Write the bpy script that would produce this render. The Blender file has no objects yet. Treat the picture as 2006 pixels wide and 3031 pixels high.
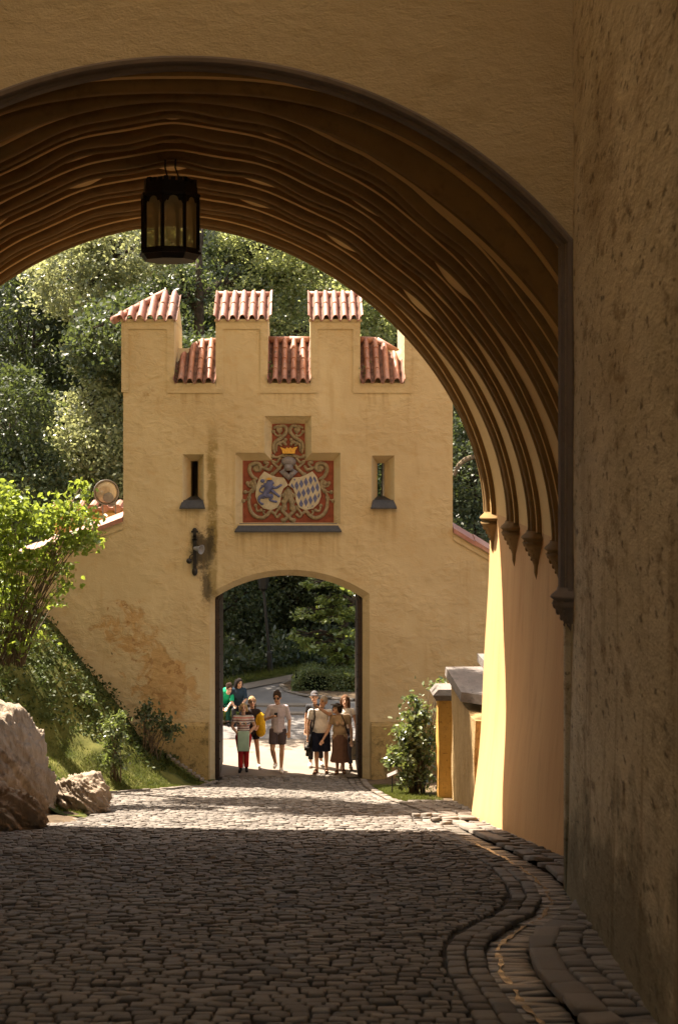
import bpy, bmesh, math, random
import numpy as np
from mathutils import Vector, Matrix
random.seed(7); RNG = np.random.default_rng(7)
SC = bpy.context.scene; COL = SC.collection
F, VX, VY, ZC = 3266.7, 691.0, 1050.0, 7.15
GD = 30.5                                # depth of the tower's front plane
pi = math.pi; R = math.radians
def P(px, py, D): return Vector(((px-VX)/F*D, D, ZC+(VY-py)/F*D))
def PX(px, D): return (px-VX)/F*D
def PZ(py, D): return ZC+(VY-py)/F*D
def lerp(a, b, t): return a+(b-a)*t
def interp(tab, t): return float(np.interp(t, [a for a, _ in tab], [b for _, b in tab]))
def sst(a, b, t):
    t = min(1, max(0, (t-a)/(b-a))); return t*t*(3-2*t)
# ------------------------------------------------------------------ objects
WL = {}
def tag(o, label=None, cat=None, group=None, kind=None):
    if label: o['label'] = label
    if cat: o['category'] = cat
    if group: o['group'] = group
    if kind: o['kind'] = kind
    return o
def thing(name, label, cat, loc=(0, 0, 0), group=None):
    o = bpy.data.objects.new(name, None); COL.objects.link(o)
    o.location = loc; o.empty_display_size = .2
    WL[o.name] = Vector(loc)
    return tag(o, label, cat, group)
def link(name, me, mat, parent=None, loc=None):
    o = bpy.data.objects.new(name, me); COL.objects.link(o)
    for m in (mat if isinstance(mat, (list, tuple)) else [mat]): me.materials.append(m)
    if parent is not None:
        o.parent = parent; WL[o.name] = WL[parent.name]
    else: WL[o.name] = Vector((0, 0, 0))
    return o
class MB:
    def __init__(s): s.v = []; s.f = []; s.mi = []; s.m = 0
    def add(s, vs, fs):
        o = len(s.v); s.v += [tuple(v) for v in vs]
        for f in fs: s.f.append(tuple(i+o for i in f)); s.mi.append(s.m)
        return s
    def box(s, x0, x1, y0, y1, z0, z1):
        s.add([(x0, y0, z0), (x1, y0, z0), (x1, y1, z0), (x0, y1, z0), (x0, y0, z1), (x1, y0, z1), (x1, y1, z1), (x0, y1, z1)],
              [(0, 3, 2, 1), (4, 5, 6, 7), (0, 1, 5, 4), (1, 2, 6, 5), (2, 3, 7, 6), (3, 0, 4, 7)]); return s
    def prism(s, poly, vec):            # poly: 3d points, extruded by vec
        n = len(poly); v = Vector(vec)
        s.add([Vector(p) for p in poly]+[Vector(p)+v for p in poly],
              [tuple(range(n))[::-1], tuple(range(n, 2*n))]+[(i, (i+1) % n, (i+1) % n+n, i+n) for i in range(n)]); return s
    def frustum(s, a, b):               # loft between two equal polygons, capped
        n = len(a)
        s.add(list(a)+list(b), [tuple(range(n))[::-1], tuple(range(n, 2*n))]+[(i, (i+1) % n, (i+1) % n+n, i+n) for i in range(n)]); return s
    def tube(s, pts, rad, n=8, cap=True):
        pts = [Vector(p) for p in pts]
        if not isinstance(rad, (list, tuple)): rad = [rad]*len(pts)
        rings = []; ref = None
        for i, p in enumerate(pts):
            t = (pts[min(i+1, len(pts)-1)]-pts[max(i-1, 0)]).normalized()
            if ref is None: ref = Vector((0, 0, 1)) if abs(t.z) < .9 else Vector((1, 0, 0))
            u = t.cross(ref).normalized(); w = u.cross(t).normalized(); ref = w
            rings.append([p+(u*math.cos(2*pi*k/n)+w*math.sin(2*pi*k/n))*rad[i] for k in range(n)])
        vs = [v for r in rings for v in r]; fs = []
        for i in range(len(pts)-1):
            for k in range(n): fs.append((i*n+k, i*n+(k+1) % n, (i+1)*n+(k+1) % n, (i+1)*n+k))
        if cap: fs += [tuple(range(n))[::-1], tuple(range((len(pts)-1)*n, len(pts)*n))]
        s.add(vs, fs); return s
    def ell(s, c, r, rot=None, nu=14, nv=9):
        c = Vector(c); r = r if isinstance(r, (list, tuple)) else (r, r, r)
        vs = []; fs = []
        for j in range(1, nv):
            a = pi*j/nv
            for i in range(nu):
                b = 2*pi*i/nu
                p = Vector((r[0]*math.sin(a)*math.cos(b), r[1]*math.sin(a)*math.sin(b), r[2]*math.cos(a)))
                vs.append(c+(rot @ p if rot else p))
        top = len(vs); q = Vector((0, 0, r[2])); q = rot @ q if rot else q
        vs += [c+q, c-q]
        for j in range(nv-2):
            for i in range(nu): fs.append((j*nu+i, (j+1)*nu+i, (j+1)*nu+(i+1) % nu, j*nu+(i+1) % nu))
        for i in range(nu): fs += [(top, i, (i+1) % nu), (top+1, (nv-2)*nu+(i+1) % nu, (nv-2)*nu+i)]
        s.add(vs, fs); return s
    def limb(s, pts, rad, n=10):
        s.tube(pts, rad, n)
        for p, r in zip(pts, rad): s.ell(p, r, nu=n, nv=7)
        return s
    def grid(s, fn, nu, nv):
        vs = [fn(i/(nu-1), j/(nv-1)) for j in range(nv) for i in range(nu)]
        s.add(vs, [(j*nu+i, j*nu+i+1, (j+1)*nu+i+1, (j+1)*nu+i) for j in range(nv-1) for i in range(nu-1)]); return s
    def lathe(s, prof, n=16, c=(0, 0, 0), ph=0):
        c = Vector(c); vs = [c+Vector((r*math.cos(2*pi*k/n+ph), r*math.sin(2*pi*k/n+ph), z)) for r, z in prof for k in range(n)]
        m = len(prof)
        s.add(vs, [(i*n+k, i*n+(k+1) % n, (i+1)*n+(k+1) % n, (i+1)*n+k) for i in range(m-1) for k in range(n)]+
              [tuple(range(n))[::-1], tuple(range((m-1)*n, m*n))]); return s
    def mesh(s, name, off=Vector((0, 0, 0)), smooth=False):
        me = bpy.data.meshes.new(name)
        me.from_pydata([(x-off.x, y-off.y, z-off.z) for x, y, z in s.v], [], s.f)
        if any(s.mi): me.polygons.foreach_set('material_index', s.mi)
        if smooth: me.polygons.foreach_set('use_smooth', [True]*len(me.polygons))
        bm = bmesh.new(); bm.from_mesh(me); bmesh.ops.recalc_face_normals(bm, faces=bm.faces[:]); bm.to_mesh(me); bm.free()
        me.update(); return me
    def build(s, name, mat, parent=None, smooth=False, local=False):
        off = Vector((0, 0, 0)) if (parent is None or local) else WL[parent.name]
        return link(name, s.mesh(name, off, smooth), mat, parent)
def fast_mesh(name, verts, quads, off=(0, 0, 0), smooth=False):
    me = bpy.data.meshes.new(name); verts = np.asarray(verts, dtype=np.float32)-np.asarray(off, dtype=np.float32)
    k = quads.shape[1]; n = len(quads)
    me.vertices.add(len(verts)); me.vertices.foreach_set('co', verts.ravel())
    me.loops.add(n*k); me.loops.foreach_set('vertex_index', quads.astype(np.int32).ravel())
    me.polygons.add(n); me.polygons.foreach_set('loop_start', np.arange(0, n*k, k, dtype=np.int32))
    try: me.polygons.foreach_set('loop_total', np.full(n, k, dtype=np.int32))
    except Exception: pass
    if smooth: me.polygons.foreach_set('use_smooth', np.ones(n, dtype=bool))
    me.update(calc_edges=True); me.validate(); return me
def evaluated(o, name):
    dg = bpy.context.evaluated_depsgraph_get(); dg.update()
    me = bpy.data.meshes.new_from_object(o.evaluated_get(dg)); me.name = name
    return me
def bake(o):                            # replace the mesh by its modified result
    mats = list(o.data.materials); old = o.data
    me = evaluated(o, o.name); o.modifiers.clear(); o.data = me
    bpy.data.meshes.remove(old)
    if not me.materials:
        for m in mats: me.materials.append(m)
    return o
def cut(o, cutters):
    for c in cutters:
        co = c.build('cutter', []) ; co.hide_render = True
        co.location = -WL[o.name]
        if o.parent: co.parent = o.parent
        m = o.modifiers.new('b', 'BOOLEAN'); m.operation = 'DIFFERENCE'; m.object = co; m.solver = 'EXACT'
        bake(o); bpy.data.objects.remove(co)
    return o
# ------------------------------------------------------------------ materials
class NT:
    def __init__(s, name):
        s.m = bpy.data.materials.new(name); s.m.use_nodes = True
        s.t = s.m.node_tree; s.n = s.t.nodes; s.l = s.t.links
        s.b = s.n['Principled BSDF']; s.out = s.n['Material Output']; s._pos = None
    def new(s, ty, **kw):
        n = s.n.new(ty)
        for k, v in kw.items(): setattr(n, k, v)
        return n
    def put(s, sock, v):
        if isinstance(v, bpy.types.NodeSocket): s.l.new(v, sock)
        else:
            if isinstance(v, (tuple, list)) and len(v) == 3 and len(getattr(sock, 'default_value', [0]*3)) == 4: v = (*v, 1)
            sock.default_value = v
    def pos(s):
        if s._pos is None:
            s._pos = s.new('ShaderNodeNewGeometry').outputs['Position']
        return s._pos
    def obj(s): return s.new('ShaderNodeTexCoord').outputs['Object']
    def xyz(s, v=None):
        n = s.new('ShaderNodeSeparateXYZ'); s.l.new(v or s.pos(), n.inputs[0]); return n.outputs
    def math(s, op, a, b=0.0, c=None, clamp=False):
        n = s.new('ShaderNodeMath', operation=op, use_clamp=clamp); s.put(n.inputs[0], a); s.put(n.inputs[1], b)
        if c is not None: s.put(n.inputs[2], c)
        return n.outputs[0]
    def mapv(s, scale=(1, 1, 1), v=None):
        n = s.new('ShaderNodeMapping'); n.inputs['Scale'].default_value = scale; s.l.new(v or s.pos(), n.inputs[0]); return n.outputs[0]
    def noise(s, scale, detail=5, rough=.6, v=None, dist=0.0):
        n = s.new('ShaderNodeTexNoise'); n.inputs['Scale'].default_value = scale; n.inputs['Detail'].default_value = detail
        n.inputs['Roughness'].default_value = rough; n.inputs['Distortion'].default_value = dist
        s.l.new(v or s.pos(), n.inputs['Vector']); return n.outputs['Fac']
    def vor(s, scale, v=None, feature='F1', out='Distance'):
        n = s.new('ShaderNodeTexVoronoi', feature=feature); n.inputs['Scale'].default_value = scale
        s.l.new(v or s.pos(), n.inputs['Vector']); return n.outputs[out]
    def step(s, a, b, t):
        n = s.new('ShaderNodeMapRange', interpolation_type='SMOOTHSTEP'); s.put(n.inputs[0], t)
        n.inputs[1].default_value = a; n.inputs[2].default_value = b; return n.outputs[0]
    def mix(s, f, a, b, mode='MIX'):
        n = s.new('ShaderNodeMix', data_type='RGBA', blend_type=mode); s.put(n.inputs[0], f); s.put(n.inputs[6], a); s.put(n.inputs[7], b)
        return n.outputs[2]
    def island(s): return s.new('ShaderNodeNewGeometry').outputs['Random Per Island']
    def bump(s, h, strength=.5, dist=.02, normal=None):
        n = s.new('ShaderNodeBump'); n.inputs['Strength'].default_value = strength; n.inputs['Distance'].default_value = dist
        s.l.new(h, n.inputs['Height'])
        if normal is not None: s.l.new(normal, n.inputs['Normal'])
        s.l.new(n.outputs[0], s.b.inputs['Normal']); return n.outputs[0]
    def col(s, c): s.put(s.b.inputs['Base Color'], c)
    def set(s, rough=.8, spec=.3, metal=0.0):
        s.b.inputs['Roughness'].default_value = rough; s.b.inputs['Specular IOR Level'].default_value = spec; s.b.inputs['Metallic'].default_value = metal
        return s
def sc(c, k): return tuple(min(1, x*k) for x in c)
def simple(name, c, rough=.7, var=.12, scale=8, spec=.3, metal=0., bump=0., bs=40, c2=None, obj=True, isl=0.):
    t = NT(name).set(rough, spec, metal); v = t.obj() if obj else t.pos()
    f = t.noise(scale, 5, .6, v); f = t.step(.3, .7, f)
    cc = t.mix(f, sc(c, 1-var), c2 or sc(c, 1+var))
    if isl:
        cc = t.mix(t.math('MULTIPLY', t.island(), isl), cc, sc(c, .45))
    t.col(cc)
    if bump: t.bump(t.noise(bs, 4, .6, v), bump, .01)
    return t.m
# ------------------------------------------------------------------ plaster, stone and so on
def plaster_tower():
    t = NT('ochre_plaster').set(.9, .15); X, Y, Z = t.xyz()
    n1 = t.noise(.7, 5, .6); n2 = t.noise(5, 5, .65); n3 = t.noise(26, 3, .6)
    c = t.mix(t.step(.3, .7, n1), (.435, .343, .203), (.49, .397, .243))
    c = t.mix(t.math('MULTIPLY', t.step(.5, .75, n2), .4), c, (.43, .29, .125))
    def gauss(cx, cz, sx, sz):
        dx = t.math('DIVIDE', t.math('SUBTRACT', X, cx), sx); dz = t.math('DIVIDE', t.math('SUBTRACT', Z, cz), sz)
        d = t.math('ADD', t.math('MULTIPLY', dx, dx), t.math('MULTIPLY', dz, dz))
        return t.math('EXPONENT', t.math('MULTIPLY', d, -1.0))
    # flaking brown patches low on the left
    reg = t.math('ADD', t.math('ADD', gauss(-3.0, 2.6, .9, 1.3), gauss(-2.7, 1.75, .6, .8)), t.math('MULTIPLY', gauss(-4.2, 3.4, 1.1, 1.1), .8))
    pn = t.noise(1.7, 7, .68, dist=.4)
    pm = t.step(.56, .66, t.math('ADD', pn, t.math('MULTIPLY', t.math('SUBTRACT', reg, .75), .36)))
    pc = t.mix(t.step(.4, .6, t.noise(7, 4)), (.33, .165, .04), (.42, .235, .075))
    c = t.mix(t.math('MULTIPLY', pm, .62), c, pc)
    sm = t.step(.66, .72, t.math('ADD', t.noise(5.5, 3, .5), t.math('MULTIPLY', t.math('SUBTRACT', reg, .8), .16)))
    c = t.mix(t.math('MULTIPLY', sm, .65), c, (.22, .11, .04))
    # tiny dark pits
    pit = t.step(.735, .78, t.math('ADD', t.noise(9, 2, .5), t.math('MULTIPLY', t.math('SUBTRACT', gauss(-3.9, 3.1, 1.3, 1.2), 1.0), .12)))
    c = t.mix(pit, c, (.06, .05, .04))
    # run-off streak beside the left slit, mossy, with soot lower down
    xs = t.math('ADD', X, t.math('MULTIPLY', t.math('SUBTRACT', t.noise(3, 3), .5), .12))
    d = t.math('ABSOLUTE', t.math('SUBTRACT', xs, -1.87))
    st = t.math('MULTIPLY', t.step(.15, .05, d), t.step(8.0, 7.2, Z)); st = t.math('MULTIPLY', st, t.step(3.6, 4.5, Z))
    low = t.step(7.4, 5.2, Z)
    st = t.math('MULTIPLY', st, t.math('ADD', t.math('MULTIPLY', low, .5), t.step(.33, .52, t.noise(2.6, 5, .7))), clamp=True)
    c = t.mix(t.math('MULTIPLY', st, .8), c, (.16, .115, .03))
    soot = t.math('ADD', gauss(-2.15, 5.05, .25, .55), t.math('MULTIPLY', gauss(-1.98, 4.2, .14, .42), .9))
    soot = t.math('ADD', soot, t.math('MULTIPLY', gauss(-1.88, 5.2, .12, .5), .6))
    sn = t.step(.42, .75, t.math('ADD', t.noise(9, 6, .75), t.math('MULTIPLY', t.math('SUBTRACT', soot, .45), .6)))
    c = t.mix(t.math('MULTIPLY', sn, .85), c, (.028, .025, .02))
    # scuffs under the first merlon, stains below the coat of arms
    sc1 = t.math('MULTIPLY', gauss(-3.15, 8.4, .3, .14), t.step(.5, .62, t.noise(7, 4, .7))); c = t.mix(t.math('MULTIPLY', sc1, .8), c, (.24, .15, .05))
    v2 = t.mapv((5, 5, .5)); run = t.step(.58, .75, t.noise(1.0, 4, .6, v2))
    c = t.mix(t.math('MULTIPLY', run, .28), c, (.30, .19, .06))
    t.col(c)
    tone = t.step(.38, .66, t.noise(.45, 4, .55)); c = t.mix(t.math('MULTIPLY', tone, .22), c, (.40, .30, .15))
    c = t.mix(t.math('MULTIPLY', t.step(.54, .7, t.noise(1.3, 5, .6, t.mapv((1, 1, .35)))), .3), c, (.58, .49, .31))
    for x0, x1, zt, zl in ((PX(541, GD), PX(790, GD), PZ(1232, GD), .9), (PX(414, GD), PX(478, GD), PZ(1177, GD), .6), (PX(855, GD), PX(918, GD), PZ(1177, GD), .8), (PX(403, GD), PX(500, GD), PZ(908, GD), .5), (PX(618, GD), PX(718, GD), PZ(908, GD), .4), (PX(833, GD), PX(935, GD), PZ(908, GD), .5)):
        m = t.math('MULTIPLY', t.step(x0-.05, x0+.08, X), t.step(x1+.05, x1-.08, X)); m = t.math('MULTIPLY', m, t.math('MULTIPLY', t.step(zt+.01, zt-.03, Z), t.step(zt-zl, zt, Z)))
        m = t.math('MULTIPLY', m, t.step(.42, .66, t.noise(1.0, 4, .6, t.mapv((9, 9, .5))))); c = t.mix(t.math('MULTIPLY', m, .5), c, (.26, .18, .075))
    t.col(c)
    st3 = t.mapv((1, 1, 1.5))
    h = t.math('ADD', t.math('MULTIPLY', t.noise(4.5, 6, .62, st3, .8), 1.0), t.math('MULTIPLY', t.vor(5, st3), .35))
    h = t.math('MULTIPLY', h, t.math('ADD', .25, t.step(.4, .62, t.noise(.9, 3)))); h = t.math('ADD', h, t.math('MULTIPLY', n3, .16)); h = t.math('ADD', h, t.math('MULTIPLY', pm, -.2))
    t.bump(h, .62, .05); return t.m
def plaster(name, c1, c2, c3, s=1.0, bump=.5, bd=.03, stretch=(1, 1, 1), dark=.0, mot=.55):
    t = NT(name).set(.88, .2); v = t.mapv(stretch)
    c = t.mix(t.step(.3, .7, t.noise(.9*s, 5, .62, v)), c1, c2)
    c = t.mix(t.math('MULTIPLY', t.step(.50, .70, t.noise(3.2*s, 6, .68, v)), mot), c, c3)
    if mot > .6: c = t.mix(t.math('MULTIPLY', t.step(.52, .68, t.noise(.55, 5, .65, v)), .5), c, sc(c3, 1.25))
    if dark: c = t.mix(t.math('MULTIPLY', t.step(.57, .68, t.noise(9*s, 4, .6, v)), dark), c, sc(c3, .4))
    t.col(c)
    h = t.math('ADD', t.noise(6*s, 6, .6, v, .25), t.math('MULTIPLY', t.noise(38*s, 3, .6, v), .3))
    t.bump(h, bump, bd); return t.m
M = {}
M['tower'] = plaster_tower()
M['front'] = plaster('front_plaster', (.56, .46, .29), (.62, .515, .335), (.49, .385, .225), .9, .6, .04, (1, 1, 1.8))
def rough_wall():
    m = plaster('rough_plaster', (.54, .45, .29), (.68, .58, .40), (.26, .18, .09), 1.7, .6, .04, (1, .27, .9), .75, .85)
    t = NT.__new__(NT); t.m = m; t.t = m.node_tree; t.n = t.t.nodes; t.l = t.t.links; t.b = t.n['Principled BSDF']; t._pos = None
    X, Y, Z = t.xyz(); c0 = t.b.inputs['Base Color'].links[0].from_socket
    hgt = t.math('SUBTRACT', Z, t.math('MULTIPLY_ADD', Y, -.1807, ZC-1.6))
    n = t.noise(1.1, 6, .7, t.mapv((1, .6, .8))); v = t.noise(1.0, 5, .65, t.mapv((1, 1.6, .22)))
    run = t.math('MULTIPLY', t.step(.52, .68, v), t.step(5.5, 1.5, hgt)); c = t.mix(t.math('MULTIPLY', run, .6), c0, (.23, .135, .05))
    base = t.step(.95, .35, t.math('SUBTRACT', hgt, t.math('MULTIPLY', t.math('SUBTRACT', n, .5), 2.6))); c = t.mix(t.math('MULTIPLY', base, .72), c, (.10, .085, .04))  # dark foot band: shade low on the wall painted in, with mossy green
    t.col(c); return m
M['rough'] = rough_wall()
M['tunnel'] = plaster('tunnel_plaster', (.56, .32, .14), (.61, .365, .165), (.45, .245, .095), .9, .35, .02, (1.6, 1.6, .2), .12)
M['vault'] = plaster('vault_plaster', (.66, .44, .185), (.70, .475, .205), (.61, .40, .16), .8, .15, .02)
M['rib'] = plaster('brown_rib', (.235, .145, .055), (.285, .178, .07), (.17, .104, .04), 2, .2, .01)
M['mould'] = plaster('grey_moulding', (.19, .155, .13), (.225, .185, .16), (.15, .125, .10), 2, .2, .01)
M['stone'] = plaster('weathered_stone', (.12, .105, .095), (.185, .16, .14), (.07, .062, .055), 2.2, .6, .02, (1, .35, 1), .5)
M['pillar'] = plaster('yellow_pillar_plaster', (.44, .245, .055), (.52, .30, .075), (.34, .19, .05), 2, .5, .02, (1, 1, 1), .5)
M['oldwall'] = plaster('flaking_wall_plaster', (.42, .28, .12), (.50, .35, .17), (.26, .16, .06), 3, 1.0, .07, (1, 1.6, .45), .6)
M['plinth'] = plaster('mossy_plinth', (.30, .215, .09), (.38, .275, .12), (.075, .058, .026), 1.5, .8, .04, (1, 1, .8), .5, .85)
M['rear'] = plaster('orange_wall_plaster', (.40, .245, .085), (.44, .27, .10), (.36, .21, .07), 1, .2, .01)
M['lead'] = simple('lead_sill', (.032, .033, .036), .55, .25, 12, .4)
M['iron'] = simple('black_iron', (.012, .010, .009), .5, .3, 20, .4)
M['wood'] = simple('dark_door_wood', (.022, .014, .010), .6, .3, 9, .3, c2=(.04, .025, .017))
M['niche'] = simple('red_niche_paint', (.19, .058, .036), .85, .2, 9, .2, bump=.3)
M['scroll'] = simple('grey_stone_scroll', (.22, .18, .115), .8, .25, 14, .2, bump=.4)
M['shield'] = simple('cream_shield_paint', (.38, .335, .245), .6, .15, 10, .3)
M['blue'] = simple('blue_paint', (.085, .095, .19), .6, .2, 20, .3)
M['gold'] = simple('gilded_crown', (.55, .30, .04), .45, .2, 20, .5)
M['helmet'] = simple('grey_helmet_paint', (.16, .145, .15), .5, .2, 20, .4)
M['tile'] = None
def tile_mat():
    t = NT('terracotta_tile').set(.62, .4); v = t.pos()
    c = t.mix(t.step(.3, .7, t.noise(2.3, 4, .6)), (.27, .115, .078), (.37, .19, .135))
    c = t.mix(t.math('MULTIPLY', t.step(.5, .7, t.noise(6, 5, .7)), .6), c, (.24, .155, .115))
    c = t.mix(t.math('MULTIPLY', t.step(.55, .70, t.noise(8, 5, .7)), .75), c, (.09, .06, .045))
    t.col(c); t.bump(t.noise(40, 4), .3, .01); return t.m
M['tile'] = tile_mat()
M['pan'] = simple('shaded_tile_pan', (.11, .058, .04), .75, .35, 7, .2, bump=.3, obj=False, c2=(.22, .12, .085))  # shadow in the tile valleys painted as a darker terracotta
def stone_mat(name, c1, c2, c3, rough=.75, spec=.3):
    t = NT(name).set(rough, spec); i = t.island()
    c = t.mix(i, c1, c2); n = t.noise(3, 5, .6); c = t.mix(t.math('MULTIPLY', t.step(.4, .7, n), .5), c, c3)
    c = t.mix(t.math('MULTIPLY', t.step(.55, .75, t.noise(45, 4, .6)), .4), c, sc(c1, .6)); t.col(c)
    t.bump(t.noise(60, 4, .7), .5, .012); return t.m
M['cobble'] = stone_mat('cobble_stone', (.095, .083, .072), (.235, .205, .172), (.155, .13, .105), .7, .22)
M['kerb'] = stone_mat('kerb_stone', (.14, .118, .094), (.22, .185, .15), (.15, .12, .095))
M['gutterstone'] = stone_mat('gutter_stone', (.10, .088, .072), (.19, .165, .135), (.09, .08, .062), .36, .5)
M['water'] = simple('wet_gutter_film', (.05, .045, .038), .22, .2, 9, .6, bump=.35, bs=55, obj=False)
M['mortar'] = simple('dark_joint_earth', (.05, .042, .034), .9, .4, 6, .1, bump=.5, obj=False)
M['asphalt'] = simple('worn_asphalt', (.155, .142, .13), .85, .14, 1.3, .25, bump=.4, bs=70, obj=False)
M['sandy'] = simple('sandy_asphalt', (.205, .17, .135), .9, .1, 1.1, .15, bump=.3, bs=70, obj=False)
M['earth'] = simple('bare_earth', (.10, .072, .045), .95, .4, 2.5, .1, bump=.8, bs=14, obj=False)
M['turf'] = simple('mossy_turf', (.055, .075, .016), .95, .5, 1.6, .1, bump=.8, bs=18, obj=False, c2=(.13, .125, .035))
M['hill'] = simple('wooded_slope', (.006, .009, .004), .95, .5, .5, .05, obj=False)
M['far'] = simple('far_mountain', (.035, .055, .11), 1, .2, .01, .0, obj=False)  # blue haze of distance put into the base colour
def rock_mat():
    t = NT('limestone_rock').set(.9, .15)
    v = t.mapv((1.4, 1.4, .8)); n = t.noise(1.6, 8, .68, v, .6)
    c = t.mix(t.step(.3, .7, n), (.25, .195, .14), (.38, .305, .23))
    c = t.mix(t.math('MULTIPLY', t.step(.55, .72, t.noise(4.5, 6, .7)), .7), c, (.20, .14, .09))
    t.col(c); t.bump(t.math('ADD', t.noise(5, 8, .7, v, .8), t.math('MULTIPLY', t.vor(7, v), .5)), .9, .08); return t.m
M['rock'] = rock_mat()
def leaf_mat(name, c1, c2, tr, rough=.35, spec=.5, tf=.4):
    t = NT(name).set(rough, spec); i = t.island()
    n = t.step(.3, .7, t.noise(.55, 3)); f = t.math('ADD', t.math('MULTIPLY', i, .65), t.math('MULTIPLY', n, .35))
    c = t.mix(f, c1, c2); t.col(c)
    tb = t.new('ShaderNodeBsdfTranslucent'); t.put(tb.inputs[0], t.mix(f, sc(tr, .7), tr))
    mx = t.new('ShaderNodeMixShader'); mx.inputs[0].default_value = tf
    t.l.new(t.b.outputs[0], mx.inputs[1]); t.l.new(tb.outputs[0], mx.inputs[2]); t.l.new(mx.outputs[0], t.out.inputs[0]); return t.m
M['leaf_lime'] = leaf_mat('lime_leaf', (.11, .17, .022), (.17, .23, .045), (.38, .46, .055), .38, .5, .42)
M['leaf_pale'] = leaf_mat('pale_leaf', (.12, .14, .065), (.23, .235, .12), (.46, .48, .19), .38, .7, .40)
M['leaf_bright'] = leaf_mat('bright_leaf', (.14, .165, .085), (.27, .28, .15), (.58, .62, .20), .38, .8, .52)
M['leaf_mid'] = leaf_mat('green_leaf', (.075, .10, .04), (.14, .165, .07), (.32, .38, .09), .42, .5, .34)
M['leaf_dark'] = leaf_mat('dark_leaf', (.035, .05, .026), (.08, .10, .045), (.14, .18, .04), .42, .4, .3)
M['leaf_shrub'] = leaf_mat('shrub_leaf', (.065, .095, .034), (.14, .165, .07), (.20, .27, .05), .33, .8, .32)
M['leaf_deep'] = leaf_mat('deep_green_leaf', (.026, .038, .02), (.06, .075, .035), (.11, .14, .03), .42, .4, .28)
M['leaf_ivy'] = leaf_mat('ivy_leaf', (.026, .04, .012), (.06, .08, .022), (.08, .11, .02), .55, .2, .22)
M['leaf_rose'] = leaf_mat('rose_leaf', (.08, .11, .04), (.19, .21, .10), (.24, .30, .06), .3, .9, .32)
M['leaf_beech'] = leaf_mat('beech_leaf', (.10, .14, .035), (.18, .21, .075), (.36, .43, .07), .32, .9, .36)
M['grass'] = leaf_mat('grass_blade', (.075, .095, .018), (.15, .16, .04), (.16, .19, .03), .6, .2, .3)
M['bark'] = simple('tree_bark', (.05, .038, .027), .9, .35, 6, .1, bump=.9, bs=22, obj=False)
M['twig'] = simple('shrub_twig', (.13, .095, .06), .8, .25, 9, .2)
def glass_mat():
    t = NT('frosted_lantern_glass').set(.35, .5); t.col(t.mix(t.step(.35, .7, t.noise(3, 3, .5, t.obj())), (.46, .40, .27), (.60, .52, .36)))
    tr = t.new('ShaderNodeBsdfTransparent'); tr.inputs[0].default_value = (.85, .78, .58, 1)
    tl = t.new('ShaderNodeBsdfTranslucent'); tl.inputs[0].default_value = (.70, .61, .40, 1)
    m1 = t.new('ShaderNodeMixShader'); m1.inputs[0].default_value = .6; t.l.new(t.b.outputs[0], m1.inputs[1]); t.l.new(tl.outputs[0], m1.inputs[2])
    m2 = t.new('ShaderNodeMixShader'); m2.inputs[0].default_value = .38; t.l.new(m1.outputs[0], m2.inputs[1]); t.l.new(tr.outputs[0], m2.inputs[2])
    t.l.new(m2.outputs[0], t.out.inputs[0]); return t.m
M['lglass'] = glass_mat()
M['floodglass'] = simple('floodlight_glass', (.30, .27, .22), .12, .3, 3, .8, c2=(.45, .36, .24))
M['steel'] = simple('grey_painted_metal', (.16, .15, .14), .45, .2, 10, .5)
M['horn'] = simple('grey_loudspeaker_metal', (.20, .20, .21), .4, .2, 10, .5)
# ------------------------------------------------------------------ ground, road, kerbs
def road_z(d):
    z = ZC-(1.6+.1807*d)
    if d > 29.0:
        e = min(1, (d-29.0)/3.0); z = lerp(ZC-(1.6+.1807*29.0)-.1807*(min(d, 32)-29)*(1-.5*e), 0.0, sst(30.0, 32.5, d))
    return z
GUT = [(-6, 1.20), (5, 1.27), (7.2, 1.30), (8.6, 1.30), (9.4, 1.37), (10.0, 1.5), (10.6, 1.75), (11.2, 2.0), (12.0, 2.2), (13.0, 2.30), (14.2, 2.34), (15.4, 2.31), (17.1, 2.2), (18.7, 2.10), (20.2, 2.02)]
RR = [(20.2, 1.9), (21.2, 1.98), (22.0, 1.92), (23.5, 1.75), (24.6, 1.55), (27, 1.42), (29.0, 1.35), (31, 1.33), (33, 1.33)]
def gut_x(d): return interp(GUT, d)
def right_x(d): return gut_x(d)-.13 if d < 20.2 else interp(RR, d)
LR = [(-6, -4), (12, -5.6), (20.6, -5.6), (20.7, -3.15), (22, -3.2), (25, -3.5), (26.6, -3.6), (27.4, -3.2), (28, -2.6), (29.2, -1.95), (30.2, -1.75), (33, -1.75)]
def left_x(d): return interp(LR, d)
A8_ = np.array([(0, 1), (1, 0), (1, 0), (0, -1), (0, -1), (-1, 0), (-1, 0), (0, 1)]); A8S = np.array([(1, 0), (0, 1), (0, -1), (1, 0), (-1, 0), (0, -1), (0, 1), (-1, 0)])
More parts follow.
